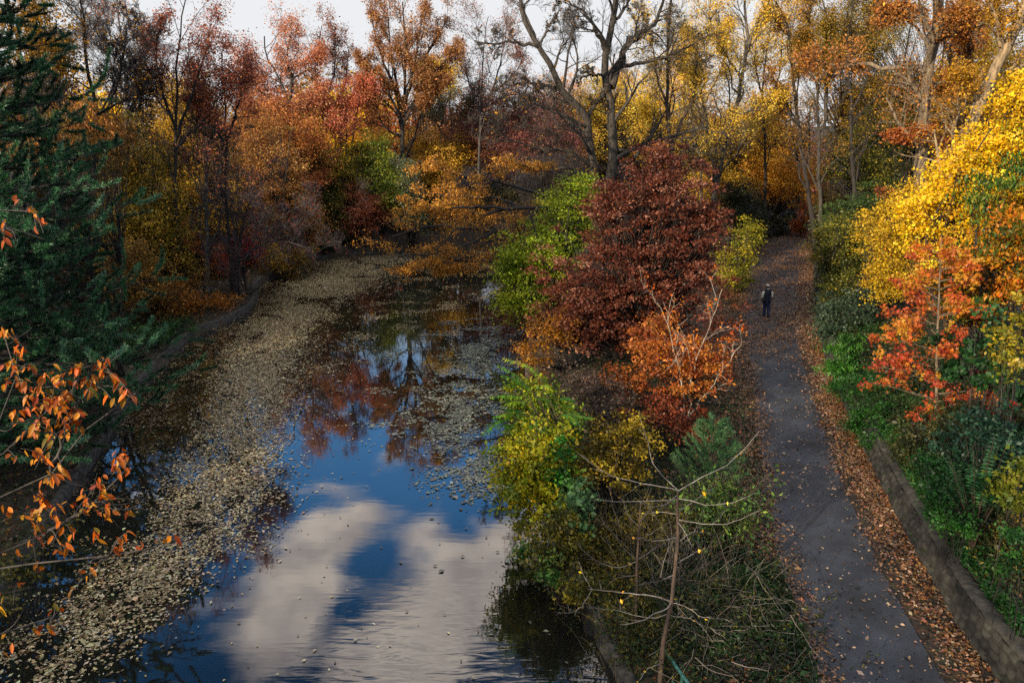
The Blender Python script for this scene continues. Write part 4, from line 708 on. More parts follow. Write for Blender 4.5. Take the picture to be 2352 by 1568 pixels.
stems_clump('pale_weed_clump', 'thin grey green weeds in front of the olive and gold shrub', 'weeds', 3.4, 18.0, (.7, .5), 220, 1.3, ['#241f18', '#463c2c', '#665842', '#7c6c52'], .25, .006, OLIVE, 2600, .08)
stems_clump('waterside_weed_clump', 'tangled olive weeds on the bank under the yellow green bush', 'weeds', 2.2, 17.0, (.4, .9), 260, 1.15, ['#1c1810', '#383020', '#54482e', '#6c5c3c'], .4, .006, ['#23280f', '#454a16', '#6e641c', '#8c7a24'], 4200, .09)
stems_clump('bank_weed_clump', 'dark weeds crowding the kerb near the green rail', 'weeds', 2.6, 14.6, (.35, .8), 200, .95, ['#1a1710', '#362e20', '#504430', '#685a40'], .4, .006, ['#18240f', '#2c3c18', '#4a4e1e', '#70641e'], 2800, .08)

def zs(x, y): return (1129 + x * .5803, 658.6 + y * .5803)
def sapling(name, label, base, trunk, brs, rt, Y0, lean, pal=B_PALE, leaves=0):
    """bare sapling: trunk and boughs as read off the photograph; boughs swing towards or away from the bridge by dy"""
    r = rng_of(label); root = thing(name, label, 'sapling', base); a1, a2 = Acc(), Acc(); base = np.array(base)
    zt = lambda y: Y0 + lean * (1 - (y - 800) / 760.)
    tp = [at(*zs(*p), zt(p[1])) for p in trunk]; tp = [np.array(base) - np.array([0, 0, .15])] + tp[::-1]; q, L = resample(tp, 26)
    a1.add(*tubes(q[None], (rt * np.linspace(1, .45, 26))[None], 8, .05, r)); BP, BR, BL = [], [], []
    for pts, dy, rb in brs:
        n = len(pts) - 1; w = [at(*zs(*p), zt(pts[0][1]) + dy * i / n) for i, p in enumerate(pts)]; p, l = resample(w, 12); p[1:-1] += r.normal(0, .006, (10, 3)); BP.append(p); BR.append(rb * .72 * np.linspace(1, .3, 12)); BL.append(l)
    BP, BR, BL = np.array(BP), np.array(BR), np.array(BL); a2.add(*tubes(BP, BR, 5)); g = grow(BP, BR, BL, r, 4, t=(.35, 1), ang=(40, 10), ratio=.22, up=.2, K=5, rmin=.004); a2.add(*tubes(g[0], g[1], 3))
    a1.build('trunk', bark(*B_BROWN), root, True); a2.build('branches', bark(*pal), root, True)
    if leaves:
        P, i = pts_on(g[0], np.ones(len(g[0])), leaves, r); a3 = Acc(); finish_leaves(a3, P, r.uniform(0, 1, leaves), YELLOW, .065, r, .55, .5, .2); a3.build('leaves', LEAF, root)
p0 = at(*zs(670, 1500), 12.9)
sapling('radiating_sapling', 'bare sapling with long pale boughs radiating from the top of its thin trunk', (p0[0], 12.9, gz(p0[0], 12.9)),
        [(738, 810), (735, 900), (738, 980), (730, 1080), (720, 1180), (712, 1250), (690, 1350), (675, 1450)],
        [([(738, 805), (700, 770), (640, 700), (620, 620), (590, 525)], .5, .013), ([(738, 808), (700, 795), (560, 770), (450, 735), (340, 655)], -.5, .015), ([(738, 808), (830, 755), (930, 705), (1000, 640), (1060, 570)], .4, .015), ([(737, 840), (640, 848), (500, 850), (390, 842)], -.9, .012), ([(737, 838), (790, 845), (850, 865), (960, 850), (1040, 815)], -.7, .012),
         ([(735, 825), (690, 860), (640, 870), (580, 850)], -.9, .01), ([(737, 920), (830, 935), (920, 940), (1000, 915), (1070, 880)], -.6, .014), ([(736, 890), (800, 850), (880, 795)], .6, .01), ([(736, 930), (760, 960), (780, 1000), (800, 1030)], -.8, .01), ([(738, 990), (650, 1005), (560, 990)], -.4, .009), ([(737, 900), (660, 890), (590, 905)], .7, .01),
         ([(722, 1140), (670, 1150), (690, 1060), (722, 1000)], -.6, .01), ([(712, 1245), (640, 1222), (520, 1210), (380, 1195)], -.6, .02), ([(712, 1248), (690, 1275), (640, 1295), (600, 1320), (510, 1335)], -.9, .018), ([(400, 1200), (370, 1150), (350, 1100)], .3, .008), ([(395, 1200), (360, 1260), (310, 1290), (250, 1285)], -.3, .009), ([(714, 1250), (780, 1270), (830, 1305), (870, 1305)], -.5, .01),
         ([(672, 1490), (620, 1510), (580, 1560)], -.5, .014), ([(712, 1290), (620, 1310), (500, 1280), (380, 1270)], -.2, .009), ([(705, 1300), (780, 1310), (830, 1340)], -.2, .008), ([(728, 1100), (790, 1060), (850, 1030)], .5, .009), ([(734, 1010), (800, 970), (870, 975)], .3, .008)], .055, 12.9, 1.2, ('#6a635b', '#968e86'), 45)
p0 = at(*zs(565, 1330), 14.6)
sapling('thin_grey_sapling', 'thinner grey bare sapling standing left of the radiating one', (p0[0], 14.6, gz(p0[0], 14.6)),
        [(590, 860), (582, 1000), (575, 1100), (575, 1200), (570, 1290)],
        [([(577, 1085), (520, 1030), (470, 960), (400, 900)], -.4, .009), ([(576, 1085), (500, 1110), (410, 1080), (330, 1010)], .3, .009), ([(582, 1000), (640, 970), (700, 930)], -.4, .008), ([(577, 1080), (640, 1040), (720, 990)], .4, .008), ([(575, 1140), (500, 1150), (450, 1190)], -.3, .008), ([(575, 1180), (650, 1165), (705, 1150)], -.3, .009), ([(584, 950), (540, 900), (520, 850)], .3, .007), ([(585, 930), (620, 890), (640, 850)], -.3, .007)], .035, 14.6, .8, ('#504b49', '#76706d'))
# heap of cut brush on the bank
def brush_pile():
    lab = 'heap of dead cut twigs and brush beside the path'; r = rng_of(lab); c = onz(1690, 1450, .1); root = thing('brush_pile', lab, 'brush pile', (c[0], c[1], gz(c[0], c[1]))); n = 300
    x = c[0] + r.normal(0, .75, n); y = c[1] + r.normal(0, .95, n); z = height(x, y) + np.abs(r.normal(0, .22, n)) + .04; d = r.normal(size=(n, 3)); d[:, 2] *= .35; d = nrm(d); L = r.uniform(.3, 1.5, n)
    s = np.linspace(-.5, .5, 6)[None, :, None]; P = np.stack([x, y, z], 1)[:, None] + d[:, None] * L[:, None, None] * s + r.normal(0, .03, (n, 6, 3)); P[:, :, 2] = np.maximum(P[:, :, 2], height(P[:, :, 0], P[:, :, 1]) + .02)
    v, f = tubes(P, .006 * r.uniform(.5, 1.6, (n, 1)) * np.ones((1, 6)), 4); a = Acc(); a.add(v, f, pal_col(['#191510', '#2e271f', '#4e453a', '#7a6f60'], np.repeat(r.uniform(0, 1, n) ** 1.4, 20), r, .1)); a.build('twigs', DRY, root)
brush_pile()

stems_clump('bare_stem_thicket', 'thicket of thin grey brown bare stems in front of the young pine', 'thicket', 3.9, 16.2, (.8, .7), 240, 1.7, ['#211c18', '#403830', '#645a50', '#8a8076'], .35, .006)
stems_clump('waterside_thicket', 'tangle of grey brown dead stems by the kerb behind the thinner sapling', 'thicket', 2.7, 18.6, (.5, .9), 200, 1.6, ['#1e1916', '#3a322b', '#5a5047', '#7c7268'], .4, .006)
stems_clump('bramble_clump', 'dark bramble stems with small leaves around the heap of cut twigs', 'brambles', 4.6, 14.6, (.8, 1.0), 320, .8, ['#15110d', '#2a231a', '#443a2c', '#5a4e3e'], .7, .005, ['#121f0e', '#20361a', '#3c4a1e', '#62561e'], 5200, .075)
# green tubular railing along the kerb
mr, t, b = newmat('green_paint'); mp, n1, r1 = noise_col(t, b, '#1f4a44', '#3d6d66', 6, 8); b.inputs['Roughness'].default_value = .45
def railing():
    root = thing('pipe_railing', 'green painted two rail pipe railing half hidden in weeds by the kerb', 'railing', (2.95, 13.5, gz(2.95, 13.5))); a_, b_ = at(1479, 1426, 15.6), at(1582, 1570, 12.2)
    d = (b_ - a_) / (b_[1] - a_[1]); 
    for dz in (0, -.42):
        q = np.array([a_ + d * (yy - a_[1]) + np.array([0, 0, dz]) for yy in np.linspace(17.6, 5, 14)]); ac = Acc(); ac.add(*tubes(q[None], .032 * np.ones((1, 14)), 10)); ac.build('rail', mr, root, True)
    for yy in (16.6, 14.6, 12.6, 10.6, 8.6):
        q = a_ + d * (yy - a_[1]); ac = Acc(); ac.add(*tubes(np.array([[(q[0], q[1], gz(q[0], q[1]) - .1), (q[0], q[1], q[2] * .5), (q[0], q[1], q[2])]]), .03 * np.ones((1, 3)), 10)); ac.build('post', mr, root, True)
railing()

AREA = 'on the bank right of the path'
# ------------------------------------------------------------------ RIGHT SIDE, above the wall
ORL = ['#4a2c10', '#8a4a14', '#b06a1a', '#c89030']
tree('leaning_brown_tree', 'dark brown tree leaning left over the bend of the path', 'tree', [([(1878, 600, 63), (1870, 533, 63), (1857, 441, 63), (1844, 357, 63), (1836, 294, 63), (1827, 235, 63), (1819, 168, 63), (1815, 84, 63), (1806, 50, 63), (1777, -5, 63)], .24, .06), ([(1820, 180, 63), (1850, 110, 63), (1860, 30, 63), (1870, -30, 63)], .12, .03), ([(1836, 290, 63), (1800, 220, 64), (1770, 170, 64)], .1, .03), ([(1815, 84, 63), (1790, 60, 63), (1765, 20, 63)], .09, .03)], GT, dict(pal=['#5c4210', '#94661a', '#c08a22', '#d4a63c'], n=12150, size=0.118, sigma=0.26), B_DARK)
tree('forked_black_tree', 'black trunk forking into a narrow Y right of the path bend', 'tree', [([(1888, 600, 60), (1884, 483, 60), (1882, 420, 60), (1880, 336, 60), (1882, 298, 60), (1876, 252, 60), (1882, 202, 60), (1901, 155, 60), (1905, 80, 60), (1890, 0, 60)], .2, .05), ([(1882, 300, 60), (1895, 286, 60), (1895, 235, 60), (1901, 189, 60), (1911, 164, 60), (1935, 90, 60), (1950, 10, 60)], .17, .05), ([(1900, 180, 60), (1930, 140, 60), (1970, 110, 60)], .08, .03), ([(1883, 200, 60), (1850, 150, 60), (1840, 80, 60)], .08, .03)], GT, dict(pal=['#2c3010', '#6a5a18', '#a87c20', '#b86a24'], n=14850, size=0.118, sigma=0.26), ('#1c1916', '#453e36'))
tree('dark_trunked_tree', 'single dark trunk with green and gold leaves just right of the forked black trunk', 'tree', [([(1966, 600, 58), (1962, 462, 58), (1960, 399, 58), (1955, 315, 58), (1957, 252, 58), (1949, 185, 58), (1945, 120, 58), (1955, 40, 58), (1960, -30, 58)], .2, .05), ([(1956, 260, 58), (1990, 180, 58), (2010, 90, 58), (2030, 0, 58)], .1, .03), ([(1952, 200, 58), (1915, 130, 58), (1905, 60, 58)], .1, .03)], GT, dict(pal=['#2c3010', '#5c5416', '#947420', '#b88a2c'], n=16200, size=0.118, sigma=0.30), B_DARK)
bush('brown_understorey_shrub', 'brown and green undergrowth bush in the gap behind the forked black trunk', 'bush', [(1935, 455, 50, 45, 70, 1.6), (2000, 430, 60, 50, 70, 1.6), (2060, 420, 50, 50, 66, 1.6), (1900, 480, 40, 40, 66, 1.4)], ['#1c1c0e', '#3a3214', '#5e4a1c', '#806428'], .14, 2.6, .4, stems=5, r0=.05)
bush('green_middle_tree', 'green small tree glimpsed between the dark trunks right of the path', 'tree', [(1990, 330, 60, 70, 64, 2), (2030, 400, 60, 60, 60, 2), (1930, 380, 50, 50, 66, 2), (2060, 300, 50, 60, 64, 2)], ['#1a2410', '#343e14', '#5e5c1a', '#94821e'], .14, 2.4, .5, stems=3, r0=.1)
bush('gold_middle_tree', 'gold and olive tree behind the trunks on the right slope', 'tree', [(2070, 220, 70, 70, 72, 3), (1990, 230, 60, 70, 74, 3), (2170, 250, 60, 80, 66, 2.5), (1930, 290, 50, 60, 76, 2.5), (2230, 150, 60, 80, 68, 3)], ['#4a3c10', '#8a6a16', '#bc921e', '#d8b43a'], .15, 1.6, .6, stems=4, r0=.16)
bush('upper_olive_tree', 'olive yellow tree top filling the upper right between trunks', 'tree', [(2050, 60, 90, 70, 74, 3), (1930, 70, 70, 60, 76, 3), (2240, 60, 80, 80, 70, 3), (1850, 120, 60, 60, 80, 3), (2320, 130, 40, 70, 60, 2.5)], ['#3c3a10', '#746414', '#a8861c', '#c8a434'], .13, 1.4, .7, stems=4, r0=.18)
tree('great_oak', 'thick pale trunked oak with orange brown leaves and one long level limb', 'oak tree',
     [([(2112, 470, 42), (2113, 420, 42), (2117, 357, 42), (2121, 294, 42), (2126, 231, 42), (2130, 168, 42), (2138, 126, 42), (2149, 84, 42), (2153, 34, 42), (2156, -60, 42)], .4, .24), ([(2126, 175, 42), (2117, 164, 42), (2092, 151, 42.3), (2058, 157, 42.6), (2021, 157, 43), (1995, 147, 43.3), (1950, 150, 43.6), (1900, 146, 44), (1850, 130, 44)], .16, .04),
      ([(2136, 120, 42), (2110, 70, 42), (2070, 40, 42), (2020, 30, 42)], .1, .03), ([(2150, 90, 42), (2190, 50, 41), (2230, 20, 41)], .1, .03), ([(2128, 200, 42), (2170, 190, 42.5), (2210, 200, 43)], .07, .02)],
     [dict(n=11, t=(.42, 1), ang=(48, 12), ratio=.28, up=.05), dict(n=8, ratio=.5, up=0), dict(n=6, ratio=.5, K=5)], dict(pal=['#5c3c1e', '#8c5828', '#b07430', '#c49444'], n=12150, size=0.126, sigma=0.22, droop=.4, lv=(-1, -2)), B_TAN)
tree('slanting_brown_tree', 'slim brown trunk slanting between the two thick oaks at the right', 'tree', [([(2212, 420, 48), (2203, 252, 48), (2197, 202, 48), (2176, 126, 48), (2168, 84, 48), (2175, 0, 48)], .18, .06), ([(2200, 220, 48), (2226, 150, 48), (2226, 40, 48), (2230, -30, 48)], .13, .04)], GT, dict(pal=ORL, n=12150, size=0.118, sigma=0.26), B_BROWN)
tree('pale_leaning_tree', 'thick pale sunlit trunk leaning out of the upper right corner', 'tree', [([(2180, 420, 37), (2210, 328, 37), (2235, 273, 37), (2264, 210, 37), (2294, 147, 37), (2323, 84, 37), (2350, 15, 37), (2380, -60, 37)], .34, .2), ([(2300, 130, 37), (2300, 60, 37), (2290, -10, 37)], .12, .04), ([(2250, 240, 37), (2230, 190, 36.5), (2190, 170, 36)], .06, .02), ([(2330, 70, 37), (2370, 40, 37), (2400, -20, 37)], .12, .04)],
     [dict(n=8, t=(.3, 1), ang=(45, 12), ratio=.22, up=.1), dict(n=7, ratio=.5), dict(n=6, ratio=.5, K=5)], dict(pal=['#5c4210', '#946a18', '#bf8c20', '#d0a030'], n=6750, size=0.109, sigma=0.22), ('#4e4232', '#96805f'))
bush('brilliant_yellow_tree', 'brilliant yellow sunlit tree spilling down from the right edge', 'tree', [(2260, 390, 120, 90, 30, 1.6), (2200, 460, 110, 80, 30.5, 1.5), (2340, 300, 80, 120, 30, 1.6), (2130, 500, 70, 70, 31, 1.2), (2350, 210, 40, 60, 30, 1.2), (2190, 560, 110, 60, 30, 1.2), (2330, 480, 60, 90, 29.5, 1.2)], ['#7c861a', '#c89a10', '#e8b812', '#f4d034', '#e0a01c'], .115, 3.2, .28, .5, 4, .1, droop=.3)
bush('yellow_hedge_shrub', 'yellow shrub with smaller leaves left of the brilliant yellow tree', 'shrub', [(2060, 560, 75, 75, 36, 1.3), (2020, 510, 50, 50, 37.5, 1.2), (2090, 480, 60, 50, 37, 1.2), (2040, 640, 70, 50, 34.5, 1.1)], ['#6e5410', '#a58418', '#d0a820', '#e6c640'], .095, 2.8, .26, .55, 5, .05)
bush('olive_leaved_shrub', 'olive shrub flecked with yellow leaves along the right edge of the path', 'shrub', [(1920, 600, 55, 90, 45, 1.2), (1900, 540, 40, 60, 47, 1.1), (1960, 560, 50, 80, 43.5, 1.2), (1915, 670, 45, 45, 42.5, 1)], ['#232c12', '#414a1c', '#6e6a20', '#a8942c'], .11, 3.0, .28, .55, 5, .05)
bush('dark_green_hedge_tree', 'dark green leaved bush below the forked black tree', 'bush', [(1930, 495, 50, 40, 52, 1.3), (1985, 480, 40, 30, 52, 1.2), (2020, 455, 45, 35, 50, 1.2)], ['#16240f', '#263c18', '#3c5424', '#667032'], .12, 2.6, .3, stems=4, r0=.05)
bush('rusty_oak_sapling', 'rusty red leaved sapling in front of the great oak', 'sapling', [(2050, 440, 45, 22, 40, .9), (2070, 312, 50, 22, 41, .8), (2165, 330, 45, 20, 41, .8), (2120, 290, 22, 14, 40.5, .4)], ['#5a2c18', '#86441e', '#a65e28', '#b67c36'], .14, 2.2, .3, .4, 3, .05)
bush('orange_green_tree', 'tree of mixed orange and green drooping leaves at the right edge', 'tree', [(2280, 590, 90, 70, 25, 1.2), (2330, 520, 60, 70, 25, 1.2), (2220, 640, 90, 60, 25.5, 1.1), (2320, 660, 60, 60, 24.5, 1), (2240, 710, 70, 40, 24.5, .9)], ['#1c3c12', '#3c561a', '#8a7018', '#c87c18', '#c05a16'], .14, 3.0, .26, .5, 4, .07, asp=.42, droop=.9, up=.1)
bush('willow_leaved_shrub', 'drooping narrow green leaves hanging in front of the yellow tree at the right edge', 'shrub', [(2300, 430, 60, 45, 26.5, .8), (2250, 470, 50, 40, 26.5, .8), (2340, 380, 30, 50, 26.5, .7)], ['#16300f', '#2a4c18', '#4a6a22', '#8a8a28'], .17, 1.1, .3, .4, 3, .04, asp=.25, droop=1.4, up=0)
# sweetgum sapling
def star_sapling():
    lab = 'slender sapling with star shaped red and orange leaves above the wall'; r = rng_of(lab); Y = 23; w = [at(2150, 985, Y), at(2151, 900, Y), at(2152, 800, Y), at(2156, 700, Y), at(2160, 600, Y), at(2163, 540, Y)]
    b0 = (w[0][0], Y, gz(w[0][0], Y)); root = thing('star_leaved_sapling', lab, 'sapling', b0); q, L = resample([np.array(b0) - np.array([0, 0, .1])] + w, 24); a1 = Acc(); R0 = (.06 * np.linspace(1, .15, 24))[None]; a1.add(*tubes(q[None], R0, 8, .03, r)); a1.build('trunk', bark(*B_TAN), root, True)
    B, BR, BL = [], [], []; H = w[-1][2] - b0[2]
    for zf in np.linspace(.12, .97, 46):
        k = int(zf * 23); l = 2.1 * (1 - zf) ** .6 + .3; an = r.uniform(0, 6.28); d = np.array([math.cos(an), math.sin(an) * .8, .25]); s = np.linspace(0, 1, 8)[:, None]
        B.append(q[k] + d * l * s + np.array([0, 0, -.10]) * l * s ** 2 + np.cumsum(r.normal(0, .015, (8, 3)), 0)); BR.append(.016 * np.linspace(1, .3, 8)); BL.append(l)
    B, BR, BL = np.array(B), np.array(BR), np.array(BL); a2 = Acc(); a2.add(*tubes(B, BR, 4)); g = grow(B, BR, BL, r, 6, ang=(45, 10), ratio=.3, K=5, rmin=.004); a2.add(*tubes(g[0], g[1], 3)); a2.build('branches', bark(*B_TAN), root)
    n = 7000; P, i = pts_on(g[0], np.ones(len(g[0])), n, r); P += r.normal(0, .07, P.shape); N_ = nrm(r.normal(size=(n, 3)) + np.array([0, -.4, .9])); D = r.normal(size=(n, 3)) + np.array([0, 0, -.6]); D = nrm(D - np.sum(D * N_, 1, keepdims=True) * N_); Wd = np.cross(D, N_); s = (.118 * np.exp(r.normal(0, .25, n)))[:, None]
    z = (b0[2] - P[:, 2]) / -H; qv = np.clip(.25 + .35 * r.normal(size=len(g[0]))[i] * .5 + .35 * z + .25 * r.uniform(0, 1, n), 0, 1); col = pal_col(['#6a2420', '#9c3624', '#b25226', '#c07c22', '#bc962c'], qv, r, .15); a3 = Acc()
    for an, ln in ((0, 1), (.95, .8), (-.95, .8), (1.9, .55), (-1.9, .55)):
        d = D * math.cos(an) + Wd * math.sin(an); wd = np.cross(d, N_); tip = P + d * s * .62 * ln - N_ * s * .1; md = P + d * s * .26 * ln
        v = np.stack([P, md + wd * s * .11, tip, md - wd * s * .11], 1).reshape(-1, 3); a3.add(v, np.arange(4 * n).reshape(n, 4), col)
    a3.build('crown', LEAF, root)
star_sapling()
bush('grey_green_shrub', 'grey green shrub leaning over the wall beyond the narrow leaved one', 'shrub', [(1912, 720, 42, 45, 37, .8), (1950, 735, 50, 50, 35.5, .9), (1895, 765, 25, 30, 35, .5), (1990, 700, 50, 45, 36.5, .9)], ['#142218', '#283928', '#42533b', '#5f6e55'], .1, 3, .22, stems=4, r0=.03)
bush('narrow_leaved_shrub', 'bright green shrub with narrow leaves overhanging the wall', 'shrub', [(1945, 800, 50, 45, 30.5, .7), (1930, 850, 40, 40, 29, .6)], ['#173811', '#285517', '#427523', '#70903d'], .15, 2.4, .2, .5, 5, .025, asp=.26, droop=1.1, up=.1)
bush('green_mound_shrub', 'rounded mid green shrub mound on top of the wall', 'shrub', [(1975, 900, 50, 45, 26.5, .6), (1995, 960, 55, 50, 24.6, .6), (2020, 1010, 45, 40, 23, .55), (1940, 890, 30, 30, 28, .4)], ['#102d0d', '#1b4113', '#2a581d', '#446e2a'], .075, 3.4, .15, .6, 5, .02)
bush('deep_green_bush', 'deep green broad leaved bush to the right of the red sapling', 'bush', [(2270, 810, 70, 70, 20.5, .8), (2220, 850, 40, 50, 21, .7), (2310, 880, 50, 40, 19.5, .7), (2200, 790, 40, 60, 22, .7)], ['#0c200e', '#143215', '#244820', '#365f2f'], .13, 3.0, .2, .6, 4, .03, asp=.8)
bush('yellow_edged_bush', 'yellow speckled bush at the right edge over the deep green one', 'bush', [(2325, 760, 40, 60, 18.5, .6), (2340, 680, 25, 40, 18.5, .5), (2335, 840, 30, 40, 18, .5)], ['#344212', '#706e19', '#a68d20', '#c1bb7e'], .11, 1.7, .18, .5, 4, .03)
bush('mossy_shrub', 'dull moss green shrub spreading below the red sapling', 'shrub', [(2130, 1000, 70, 40, 20, .7), (2200, 960, 60, 40, 20.5, .7), (2080, 1030, 40, 35, 20.6, .6)], ['#131c0d', '#273015', '#424622', '#635c34'], .08, 2.6, .18, stems=6, r0=.02)
bush('blue_green_shrub', 'blue green leafy shrub high on the bank at the right edge', 'shrub', [(2270, 980, 70, 50, 17.5, .7), (2320, 1040, 50, 50, 16.6, .6), (2210, 1030, 50, 40, 18, .6)], BLUEGREEN, .1, 3, .18, stems=5, r0=.02)
bush('leafy_green_shrub', 'leafy dark green shrub in the middle of the right bank', 'shrub', [(2200, 1110, 80, 50, 16.6, .6), (2140, 1090, 50, 45, 17.8, .6), (2270, 1120, 70, 50, 15.8, .6)], ['#0b210c', '#123213', '#1c471b', '#2f5d26'], .085, 3, .16, stems=5, r0=.02)
fr = []; r = rng_of('fronds'); fb = at(2260, 1090, 16); fb[2] = gz(fb[0], 16)
for k in range(22):
    tip = at(r.uniform(2150, 2350), r.uniform(985, 1130), r.uniform(14.8, 16.6)); ro = np.array([fb[0], fb[1], fb[2] + .7]) * .55 + tip * .45; fr.append([ro, ro * .45 + tip * .55 + np.array([0, 0, .14]), tip])
root, a1 = frond_plant('feather_leaved_shrub', 'dark shrub with blue green feathery compound leaves on the right bank', 'shrub', tuple(fb), fr, ['#163222', '#22482e', '#36643e', '#5c8450'], .13, 11)
for p in fr: a1.add(*tubes(resample([fb, fb * .5 + p[0] * .5 + np.array([0, 0, .15]), p[0]], 8)[0][None], (.014 * np.linspace(1, .4, 8))[None], 4))
a1.build('stem', bark(*B_BROWN), root, True)
bush('yellow_green_edge_shrub', 'small yellow green shrub at the right edge under the blue green one', 'shrub', [(2330, 1140, 40, 35, 14.8, .5), (2340, 1080, 25, 30, 15, .4)], ['#2e3f0c', '#515c14', '#757821', '#8f872c'], .1, 2.4, .15, stems=4, r0=.02)
bush('ivy_mound', 'bright green low ivy mound just behind the wall coping', 'ivy', [(2150, 1170, 50, 25, 16.4, .45), (2200, 1200, 50, 22, 15.4, .45)], ['#0e2a0b', '#173e13', '#26561b', '#416c27'], .07, 3, .12, stems=4, r0=.012)
bush('corner_ivy_shrub', 'green leafy shrub near the lower right corner behind the wall', 'shrub', [(2320, 1290, 45, 30, 12.9, .4), (2345, 1240, 30, 30, 13.2, .4)], ['#0e270b', '#173a13', '#24501a', '#3d6626'], .075, 2.8, .13, stems=4, r0=.012)
stems_clump('dry_weed_clump', 'dry brown yellow weeds on the bank behind the wall', 'weeds', 11.6, 15.2, (.55, .6), 420, .9, ['#2a2416', '#4a3e22', '#6a5a30', '#857240'], .45, .005, ['#3a3214', '#5c4e1a', '#7c6a22', '#948230'], 5200, .07)
stems_clump('arching_cane_clump', 'long pale arching canes bowing toward the wall at the right', 'canes', 13.4, 15.6, (.3, .3), 26, 2.3, ['#6a6450', '#8c8468', '#a49c80', '#b0aa90'], .7, .006)
stems_clump('brown_weed_clump', 'dark brown dead weeds in the lower right corner behind the wall', 'weeds', 11.9, 12.6, (.6, .8), 420, .7, ['#1a150f', '#302618', '#4a3a26', '#5e4c34'], .45, .005, ['#221c0e', '#3a3014', '#54461c', '#6a5a24'], 3600, .07)

AREA = 'close to the bridge'
